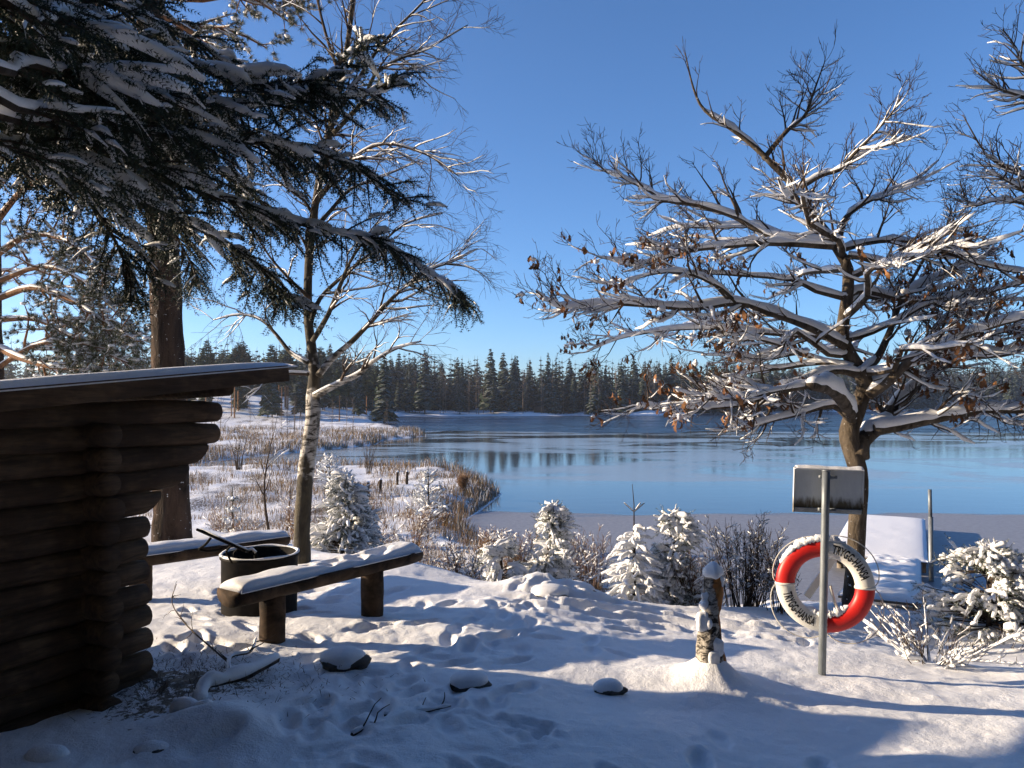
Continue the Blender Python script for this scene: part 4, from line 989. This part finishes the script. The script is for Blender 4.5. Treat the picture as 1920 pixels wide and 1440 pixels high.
# ------------------------------------------------------------------ bushes and young trees
def snowy_bush(label, base, h, w, n, lean=(0, 0), shape='cone', name='juniper_bush', th=.024, cat='bush', group=None):
    base = np.array(base); root = thing(name, label, cat, tuple(base), group); mb, mn, ms = MB(), MB(), MB()
    S = crom([base - (0, 0, .1), base + (lean[0] * .4, lean[1] * .4, h * .5), base + (lean[0], lean[1], h * .92)], 4); tube(mb, S, np.linspace(.035, .008, len(S)), 8)
    CL = [(rng.random() ** (.8 if shape == 'cone' else 1.1), rng.uniform(0, 2 * np.pi), rng.uniform(.7, 1.1)) for _ in range(max(9, n // 6))]
    for i in range(int(n * 1.5)):
        cf, ca_, cq = CL[rng.integers(len(CL))]; f = min(.99, max(.02, cf + rng.normal(0, .05)))
        R_ = w / 2 * ((1 - f) ** .6 if shape == 'cone' else math.sqrt(max(0, 1 - (f * 1.02) ** 2.6)) if f < .98 else .1)
        a = ca_ + rng.normal(0, .28); q = rng.uniform(.6, 1.0) * cq
        c = base + (lean[0] * f, lean[1] * f, h * f * .93); e = c + np.array([math.cos(a) * R_ * q, math.sin(a) * R_ * q, rng.uniform(.0, .08)])
        d = np.array([math.cos(a), math.sin(a), rng.uniform(.1, .9)]); L = rng.uniform(.10, .22) * (.7 + .5 * h)
        P = [e - d * L * .5]
        for k in range(5): d = d + np.array([0, 0, -.16]) + rng.normal(0, .1, 3); d /= np.linalg.norm(d); P.append(P[-1] + d * L / 4)
        P = np.array(P); tube(mb, np.array([c - (0, 0, .04), (c + P[0]) / 2 - (0, 0, .02), P[0]]), .006, 4); tube(mb, P, np.linspace(.005, .002, 6), 4)
        tw = [P] + [child(P, rng.uniform(.1, .9), rng.uniform(.5, 1), rng.uniform(0, 6.3), L * .5, 4, .0, .15) for _ in range(5)]
        for c2 in tw:
            X, dX = along(c2, .012); needles(mn, X, dX, 5, .022, .0046, ang=(.5, 1.2))
        if rng.random() < .76: snow_on(ms, P, .014, th * rng.uniform(.6, 1.9), 7, lim=1.1)
        for c2 in tw[1:4]:
            if rng.random() < .4: snow_on(ms, c2, .009, th * .6, 5, lim=1.1)
    part(mb, 'stems', BARK_TWIG, root)['kind'] = 'stuff'; part(mn, 'needles', NEEDLE_BUSH, root)['kind'] = 'stuff'; part(ms, 'snow_cover', SNOW, root)['kind'] = 'stuff'
    return root
def gp(px, Y, dz=0): x = (px - 960) / FPX * Y; return np.array([x, Y, gz(x, Y) + dz])
def by_top(px, ytop, Y):
    b = gp(px, Y); return b, float(at(px, ytop, Y)[2] - b[2])
b, h = by_top(1012, 940, 9.8); snowy_bush('upright snow-plastered juniper with a crooked tip at the bank edge', b, h, .62, 190, (.18, 0))
b, h = by_top(940, 1015, 9.5); snowy_bush('small rounded juniper under snow beside the crooked-tipped juniper', b, h, .5, 80, shape='dome')
b, h = by_top(1258, 958, 9.6); snowy_bush('dark green juniper half under snow, touching the young spruce', b, h, .85, 190, (.05, 0))
b, h = by_top(650, 880, 11.6); snowy_bush('wide bushy juniper under snow between the birch and the marsh', b, h, 1.25, 330, (.0, 0))
b, h = by_top(1848, 1022, 9.2); snowy_bush('broad snow-covered bush beside the gangway', b, h, 1.5, 330, shape='dome')

def young_spruce(label, base, h, w, tiers=10, spike=True):
    base = np.array(base); root = thing('young_spruce', label, 'tree', tuple(base)); mb, mn, ms = MB(), MB(), MB()
    tube(mb, np.array([base - (0, 0, .1), base + (0, 0, h * .5), base + (0, 0, h * .88)]), [.03, .02, .006], 8)
    for t_ in range(tiers):
        f = t_ / tiers; z = h * (.08 + .76 * f); L = w / 2 * (1 - f) ** .8 + .06
        for k in range(7 if f < .7 else 5):
            a = k / 7 * 6.283 + t_ * 1.1 + rng.normal(0, .2); d = np.array([math.cos(a), math.sin(a), .12 + .3 * f]); P = [base + (0, 0, z + rng.normal(0, .02))]
            for q in range(5): d = d + (0, 0, -.13) + rng.normal(0, .04, 3); d /= np.linalg.norm(d); P.append(P[-1] + d * L / 5)
            P = np.array(P); tube(mb, P, np.linspace(.008, .003, 6), 5); tw = [P]
            for q in range(int(4 + L * 12)): tw.append(child(P, rng.uniform(.2, .98), rng.uniform(.6, .9), (q % 2) * np.pi + rng.normal(0, .2), L * rng.uniform(.2, .42), 4, -.15, .06, .5))
            for c2 in tw:
                X, dX = along(c2, .012); needles(mn, X, dX, 5, .016, .003, ang=(.6, 1.2)); (snow_on(ms, c2, .013, rng.uniform(.016, .04) if c2 is P else .016, 6, lim=1.1) if c2 is P or rng.random() < .7 else None)
    if spike:
        tip = base + (0, 0, h); tube(mb, np.array([base + (0, 0, h * .85), tip + (.0, 0, 0), tip + (-.02, 0, .24)]), [.008, .006, .003], 6)
        for a in (2.6, .5, 1.0):
            c2 = np.array([base + (0, 0, h * .93), base + (math.cos(a) * .14, -.02, h * .93 + .11)]); tube(mb, c2, .006, 5); snow_on(ms, np.linspace(c2[0], c2[1], 4), .005, .010, 5, lim=1.2)
    part(mb, 'trunk', BARK_SPRUCE, root); part(mn, 'needles', NEEDLE_BUSH, root)['kind'] = 'stuff'; part(ms, 'snow_cover', SNOW, root)['kind'] = 'stuff'
b, h = by_top(1188, 945, 9.3); young_spruce('young spruce thick with snow, a bare leader shoot at its top', b, h, 1.05)

def young_pine(label, base, h, w, tiers=6, frost=True):
    base = np.array(base); root = thing('young_pine', label, 'tree', tuple(base)); mb, mn, ms = MB(), MB(), MB()
    tube(mb, np.array([base - (0, 0, .1), base + (.02, 0, h * .5), base + (0, 0, h)]), [.03, .022, .006], 8); pts, dirs = [], []
    for t_ in range(tiers):
        f = .30 + .68 * t_ / tiers
        for k in range(6):
            a = k * 1.05 + t_ * .6 + rng.normal(0, .25); L = w / 2 * (1.15 - f) * rng.uniform(.8, 1.25) + .05; d = np.array([math.cos(a), math.sin(a), .35]); P = [base + (0, 0, h * f)]
            for q in range(4): d = d + (0, 0, .10) + rng.normal(0, .08, 3); d /= np.linalg.norm(d); P.append(P[-1] + d * L / 4)
            P = np.array(P); tube(mb, P, np.linspace(.009, .004, 5), 5); X, dX = along(P[1:], .035); pts.append(X); dirs.append(dX)
            snow_on(ms, P[1:], .02, .03, 6, lim=1.1)
            for q in range(3): c2 = child(P, rng.uniform(.4, .9), .8, rng.uniform(0, 6.3), L * .4, 4, .1); X, dX = along(c2, .035); pts.append(X); dirs.append(dX); snow_on(ms, c2, .018, .025, 6, lim=1.1)
    X, dX = along(np.array([base + (0, 0, h * .85), base + (0, 0, h)]), .03); pts.append(X); dirs.append(dX)
    needles(mn, np.concatenate(pts), np.concatenate(dirs), 16, .055, .006, ang=(.4, 1.1))
    part(mb, 'trunk', BARK_SPRUCE, root); part(mn, 'needles', NEEDLE_BUSH, root)['kind'] = 'stuff'; part(ms, 'snow_cover', SNOW, root)['kind'] = 'stuff'
b, h = by_top(803, 876, 19.5); young_pine('young frosted pine on a thin bare stem, out on the marsh', b, h, 1.15)
b, h = by_top(618, 850, 28.0); young_pine('young frosted pine behind the birch at the marsh edge', b, h, 1.5)
b, h = by_top(437, 915, 17.0); young_pine('tiny thin pine sapling in the frosted grass beside the tall pine', b, h, .4, 4)

def bare_tree(label, base, h, r, n=1, name='alder_sapling', lean=(.1, 0), dens=(5, 6, 6), Lr=(.7, .32, .15), cat='tree', snow=.003, group=None, mat=None):
    base = np.array(base); root = thing(name, label, cat, tuple(base), group); B = []
    for i in range(n):
        a = rng.uniform(0, 6.28); sp = (0 if n == 1 else (rng.uniform(.1, .45) if name != 'low_shrub' else rng.uniform(.4, 1.1)) * h); e = base + np.array([lean[0] + math.cos(a) * sp, lean[1] + math.sin(a) * sp, h * rng.uniform(.75, 1) if n > 1 else h])
        s0 = base + np.array([math.cos(a), math.sin(a), 0]) * (0 if n == 1 else rng.uniform(0, .2) * min(h, 1.2)) - (0, 0, .05)
        P = crom([s0, s0 * .6 + e * .4 + (*(rng.normal(0, .03, 2) * h), .06 * h if name != 'low_shrub' else -.12), e - (0, 0, 0 if name != 'low_shrub' else rng.uniform(.1, .42))], 4); rr = np.linspace(r, .002, len(P)); B.append((P, rr))
        ramify(B, P, rr, dens, Lr, (.4, .9), len(dens), up=.3, t0=.22, minr=.0030)
    mw, ms = MB(), MB()
    for P, rr in B:
        tube(mw, P, rr, 6 if rr.max() > .012 else 3)
        if snow and rr.max() > .0025 and rng.random() < .8: snow_on(ms, P, rr, snow * 2.4, 4)
    o = part(mw, 'branches', mat or BARK_TWIG, root); o['kind'] = 'stuff'
    if ms.V: part(ms, 'snow_cover', SNOW, root)['kind'] = 'stuff'
b, h = by_top(508, 770, 19.8); bare_tree('slim bare sapling with snowy twigs between the tall pine and the birch', b, h, .045, lean=(.2, 0), dens=(4.5, 4, 4), Lr=(1.0, .5, .25), snow=.007)
b, h = by_top(540, 880, 21.0); bare_tree('short thin sapling next to the slim bare sapling', b, h, .03, dens=(4, 4), Lr=(.6, .3), snow=.006)
b, h = by_top(1395, 985, 9.9); bare_tree('bare thicket of frosted upright twigs in front of the lake, left of the oak', b, h * 1.05, .008, 60, 'bare_thicket', (.0, 0), (8, 9), (.30, .13), 'bush', .0055)
b, h = by_top(1460, 1000, 9.4); bare_tree('smaller bare thicket hugging the post side of the big thicket', b, h * .9, .007, 26, 'bare_thicket', (.0, 0), (8, 9), (.26, .11), 'bush', .0055)
b, h = by_top(1740, 1205, 6.7); bare_tree('low sprawling shrub of snowy twigs in front of the broad bush', b, .62, .007, 34, 'low_shrub', (.05, 0), (9, 8), (.24, .11), 'bush', .008)
BRUSH = mat_bark('brush_twig', (.09, .05, .03), (.24, .15, .09), 9, 1, .2, .005)
b, h = by_top(868, 893, 29.5); bare_tree('dense brown willow clump at the tip of the marsh', b, h, .008, 150, 'willow_clump', (0, 0), (5, 4), (.4, .2), 'bush', .0, mat=BRUSH)
b, h = by_top(835, 965, 22.5); bare_tree('low brown willow scrub just inside the cove', b, h, .007, 90, 'willow_scrub', (0, 0), (6, 5), (.3, .15), 'bush', .004, mat=BRUSH)
b, h = by_top(690, 815, 38.0); bare_tree('airy leafless shrub at the water edge behind the fence posts', b, h, .02, 9, 'leafless_shrub', (0, 0), (4, 4), (.7, .35), 'bush', .0)
b, h = by_top(445, 800, 38.0); bare_tree('leafless shrub by the narrow channel beyond the tall pine', b, h, .03, 7, 'leafless_shrub', (0, 0), (4, 4), (.8, .4), 'bush', .004)
for i, (px, yt, Y) in enumerate(((600, 1010, 13.5), (700, 985, 14.5), (760, 1010, 13.2), (820, 1020, 12.6), (880, 1035, 12.0), (905, 1000, 16), (960, 1010, 14.0), (1075, 1030, 12.5), (1110, 1010, 14), (720, 1035, 12.2), (470, 985, 15), (420, 960, 18), (780, 960, 18), (690, 940, 20), (1330, 1040, 10.6), (1290, 1060, 9.4), (560, 940, 20), (1040, 1060, 10.8), (850, 1055, 11.0))):
    b, h = by_top(px, yt, Y); bare_tree('low frosted brushwood on the slope between the bank and the marsh', b, max(.5, h * 1.1), .007, 36, 'brushwood', (rng.normal(0, .1), 0), (7, 8), (.36, .16), 'bush', .008, group='brushwood below the bank', mat=BRUSH)

# fence posts in the marsh
for px, yb in ((690, 932), (713, 926), (745, 909), (763, 908)):
    p = on_ground(px, yb); root = thing('fence_post', 'old wooden post standing in the marsh grass', 'post', tuple(p), 'old posts in the marsh')
    mb = MB(); tube(mb, np.array([p - (0, 0, .2), p + (0, 0, .3), p + (.01, 0, .52)]), .055, 10, wob=.04); part(mb, 'post', WOOD_DARK, root)
    mb = MB(); blob(mb, p + (.01, 0, .53), (.055, .055, .035), 2); part(mb, 'snow_cap', SNOW, root)

# marsh grass, nobody could count it
def grass():
    GR = mat_needles('marsh_grass', (.15, .09, .042), (.40, .27, .14), frost=.18, rough=.9)
    n = 150000; Yv = 11 + 85 * rng.random(n) ** 1.6; Xv = rng.uniform(-1, .16, n) * Yv * .72
    d = np.maximum(sdist(NEAR, Xv, Yv), sdist(PEN, Xv, Yv)); z = gbase(Xv, Yv); yc = np.interp(Xv, CX, CY)
    clump = fbm(Xv * .55, Yv * .55, 3, 88) + .8 * np.exp(-(d / 1.2) ** 2)
    k = (d > .05) & (z < 1.25) & (z > 0) & (Yv > yc + .8) & (clump > -.02); X, Y, Z = Xv[k], Yv[k], z[k]; n = len(X)
    h = rng.uniform(.08, .28, n) * (1 + .6 * np.exp(-(d[k] / 1.0) ** 2)) * np.clip(Y / 22, .8, 2.2); wd = .005 * np.clip(Y / 16, .8, 4)
    a = rng.uniform(0, 6.28, n); lx, ly = np.cos(a) * h * .45, np.sin(a) * h * .45
    P = np.stack([X, Y, Z - .02], 1); s = np.stack([np.sin(a * 3) * wd, np.cos(a * 3) * wd * .3, 0 * X], 1); s[:, 0] = np.where(np.abs(s[:, 0]) < wd * .5, wd * .5, s[:, 0])
    md = P + np.stack([lx * .35, ly * .35, h * .7], 1); tp_ = P + np.stack([lx, ly, h], 1)
    V = np.stack([P - s, P + s, md + s * .7, md - s * .7, tp_], 1).reshape(-1, 3); i = np.arange(n)[:, None] * 5
    mb = MB(); mb.add(V, i + np.array([0, 1, 2, 3]), i + np.array([3, 2, 4])); o = mb.build('marsh_grass', GR, smooth=False)
    tag(o, 'frosted tan marsh grass and reeds along the lake edge', 'grass', kind='stuff'); print('grass', n)
grass()
# snow hummocks in the marsh are terrain; litter lies by the shelter corner
def litter():
    mb = MB(); n = 2600; x = -1.95 + rng.normal(0, .42, n); y = 4.7 + rng.normal(0, .30, n); k = y > 4.05; x, y = x[k], y[k]; n = len(x); z = gbase(x, y) + rng.uniform(.0, .045, n)
    a = rng.uniform(0, 6.28, n); L = rng.uniform(.015, .06, n); P = np.stack([x, y, z], 1); d = np.stack([np.cos(a) * L, np.sin(a) * L, rng.normal(0, .02, n)], 1); s = np.stack([-np.sin(a), np.cos(a), 0 * a], 1) * .0025
    V = np.stack([P - s, P + s, P + d], 1).reshape(-1, 3); mb.add(V, None, np.arange(3 * n).reshape(-1, 3))
    o = mb.build('needle_litter', mat_needles('litter', (.03, .02, .012), (.14, .09, .05)), smooth=False); tag(o, 'dark needles and twigs strewn at the shelter corner', 'litter', kind='stuff')
litter()

# ------------------------------------------------------------------ the far shore
FARM = M('far_conifer', (.02, .03, .02), .9, spec=.1); t = NT(FARM)
_i = t.island(); _oi = t.n('ShaderNodeObjectInfo'); _c = t.mix(_i, (.012, .022, .014), (.035, .048, .026))
_f = t.sstep(t.math('ADD', t.math('MULTIPLY', t.normz(), .25), t.noise(t.pos(), 1.2, 4, .7)), .66, .80)
t.col(t.mix(t.math('MULTIPLY', _f, .30), _c, (.5, .52, .55)))
FARB = mat_bark('far_birch', (.10, .07, .05), (.26, .20, .15), 3, 1, .1, .01)
def conifer_mesh(mb, h, w, c=(0, 0, 0), tiers=17, per=8, pine=False, seed=0):
    c = np.array(c, float); tube(mb, np.array([c - (0, 0, .6), c + (0, 0, h * .6), c + (0, 0, h * .98)]), [h * .011, h * .007, .02], 5, 0)
    f0 = .5 if pine else .12
    for t_ in range(tiers):
        f = f0 + (1 - f0) * t_ / tiers; L = w * ((1 - (f - f0) / (1 - f0)) ** .75 * (.75 if not pine else .9) + .06)
        for k in range(per):
            a = rng.uniform(0, 6.283); l = L * rng.uniform(.55, 1.15); d = np.array([math.cos(a), math.sin(a), 0]); s = np.array([-d[1], d[0], 0]) * l * rng.uniform(.28, .46)
            z = np.array([0, 0, h * f + rng.normal(0, .15)]); dr = (.42 if not pine else -.1) * l
            p0 = c + z; p1 = c + z + d * l * .55 + (0, 0, -dr * .4); p2 = c + z + d * l + (0, 0, -dr)
            q = rng.uniform(.1, .35) * l
            mb.add([p0, p1 + s, p2, p1 - s, p1 + s * .9 + (0, 0, -q), p1 - s * .9 + (0, 0, -q * .7)], None, [(0, 1, 3), (1, 2, 3), (1, 4, 2), (3, 2, 5)], 1)
def birch_mesh(mb, h):
    P = np.array([(0, 0, -.5), (.1, 0, h * .5), (0, .1, h)]); tube(mb, P, [h * .009, h * .006, .02], 5); B = []
    ramify(B, crom(P, 5), np.linspace(.1, .02, 11), (2.2, 2.2), (h * .26, h * .12), (.4, .8), 2, up=.25, t0=.3, minr=.012)
    for Q, rr in B: tube(mb, Q, rr, 3)
variants = []
for i in range(6):
    mb = MB(); conifer_mesh(mb, 14, 2.9 + .3 * (i % 3), tiers=22 + i % 3, per=13); variants.append(mb.mesh('far_spruce', [BARK_SPRUCE, FARM], False))
pines = []
for i in range(3):
    mb = MB(); conifer_mesh(mb, 14, 3.4, tiers=16, per=16, pine=True); pines.append(mb.mesh('far_pine', [BARK_PINE_UP, FARM], False))
birchm = []
for i in range(3):
    mb = MB(); birch_mesh(mb, 12); birchm.append(mb.mesh('far_birch', [FARB], False))
SHORE = np.array([(-60, 196), (-34, 190), (-15, 191), (20, 197), (60, 214), (85, 235), (110, 262), (150, 300), (200, 330), (300, 350)], float)
sl_ = np.r_[0, np.cumsum(np.linalg.norm(np.diff(SHORE, axis=0), axis=1))]
def shore(s): return np.array([np.interp(s, sl_, SHORE[:, 0]), np.interp(s, sl_, SHORE[:, 1])])
def far_tree(kind, x, y, s, label, group, name):
    me = {'spruce': variants, 'pine': pines, 'birch': birchm}[kind]; me = me[rng.integers(len(me))]
    o = bpy.data.objects.new(name, me); COL.objects.link(o); o.location = (x, y, gz(x, y)); o.rotation_euler = (0, 0, rng.uniform(0, 6.28)); o.scale = (s * rng.uniform(.85, 1.15),) * 2 + (s,)
    tag(o, label, 'tree', group)
for i in range(215):
    s = rng.uniform(0, sl_[-1] * .93); p = shore(s); q = 3 + rng.random() * 22; p = p + np.array([q * .12, q]) 
    far_tree('spruce', p[0], p[1], rng.uniform(.6, 1.22), 'dark spruce in the front rank of the forest across the lake', 'spruces across the lake', 'shore_spruce')
for i in range(46):
    s = rng.uniform(20, 150); p = shore(s) + np.array([0, 2 + rng.random() * 5]); far_tree('birch', p[0], p[1], rng.uniform(.6, 1.05), 'pale leafless birch before the dark forest across the lake', 'birches across the lake', 'shore_birch')
for i in range(60):
    Yv = rng.uniform(115, 185); x = -Yv * rng.uniform(.17, .52); k = 'pine' if rng.random() < .65 else 'spruce'
    far_tree(k, x, Yv + 8, rng.uniform(.55, .95), 'shaggy conifer in the wood behind the marsh inlet', 'conifers behind the marsh inlet', 'inlet_conifer')
for i in range(22):
    Yv = rng.uniform(62, 100); x = -Yv * rng.uniform(.16, .42); 
    if sdist(PEN, np.array([x]), np.array([Yv]))[0] > 1.2: far_tree('birch', x, Yv, rng.uniform(.16, .34), 'leafless shrub on the reedy point across the inlet', 'shrubs on the reedy point', 'point_shrub')
mb = MB()
for i in range(1900):                                 # the forest behind, one mass
    s = rng.uniform(-40, sl_[-1]); p = shore(max(s, 0)) + np.array([min(s, 0), 0]); q = 16 + rng.random() * 75; x, y = p[0] + q * .3, p[1] + q; c = (x, y, gz(x, y)); conifer_mesh(mb, rng.uniform(9, 16.5), rng.uniform(2.8, 4.0), c, tiers=9, per=6)
for i in range(260):
    Yv = rng.uniform(185, 260); x = -Yv * rng.uniform(.16, .8); conifer_mesh(mb, rng.uniform(10, 15), 3.4, (x, Yv, gz(x, Yv)), tiers=9, per=5)
o = mb.build('forest', [BARK_SPRUCE, FARM], smooth=False); tag(o, 'dark spruce forest massed behind the far shore', 'forest', kind='stuff')
hx = at(1010, 768, 199.5); hut = thing('boathouse', 'tiny dark boathouse on the snowy far shore', 'hut', (hx[0], 199.5, gz(hx[0], 199.5)))
H_ = np.array(hut.location); DARKW = M('tarred_wood', (.02, .016, .013), .8)
mb = MB(); box(mb, H_ + (0, 0, .8), 2.4, 2.6, 1.7, bev=.02); part(mb, 'wall', DARKW, hut, False)
for sx in (-1, 1):
    mb = MB(); a = .5 * sx; box(mb, H_ + (sx * .68, 0, 2.0), 1.65, 3.0, .08, [[math.cos(a), 0, math.sin(a)], [0, 1, 0], [-math.sin(a), 0, math.cos(a)]]); part(mb, 'roof', DARKW, hut, False)
mb = MB(); box(mb, H_ + (0, -1.32, .75), .9, .06, 1.4, bev=.01); part(mb, 'door', WOOD_DARK, hut, False)

# unseen spruces, added behind and beside the camera to block skylight
mb = MB()
for i in range(190):
    a = rng.uniform(Rad(68), Rad(262)); q = rng.uniform(6.5, 26); x, y = q * math.sin(a), q * math.cos(a)
    if math.hypot(x + 4, y - 3.5) < 4.5: continue
    conifer_mesh(mb, rng.uniform(14, 22), rng.uniform(2.6, 3.8), (x, y, 2.2), tiers=16, per=9)
o = mb.build('sky_blocking_spruces', [BARK_SPRUCE, FARM], smooth=False); tag(o, 'unseen dark spruces added behind the viewpoint to block skylight', 'forest', kind='stuff')

# ------------------------------------------------------------------ thin winter haze over the lake
hm = bpy.data.materials.new('haze_air'); hm.use_nodes = True; ht = hm.node_tree; ht.nodes.clear()
hv = ht.nodes.new('ShaderNodeVolumePrincipled'); ho = ht.nodes.new('ShaderNodeOutputMaterial')
hv.inputs['Color'].default_value = (.9, .93, 1, 1); hv.inputs['Density'].default_value = HAZE; hv.inputs['Anisotropy'].default_value = .55
ht.links.new(hv.outputs[0], ho.inputs['Volume'])
mb = MB(); box(mb, (0, 0, 20.2), 1900, 1900, 45.6); o = mb.build('haze', hm, smooth=False); tag(o, 'thin sunlit winter haze over the lake and forest', 'haze', kind='stuff')
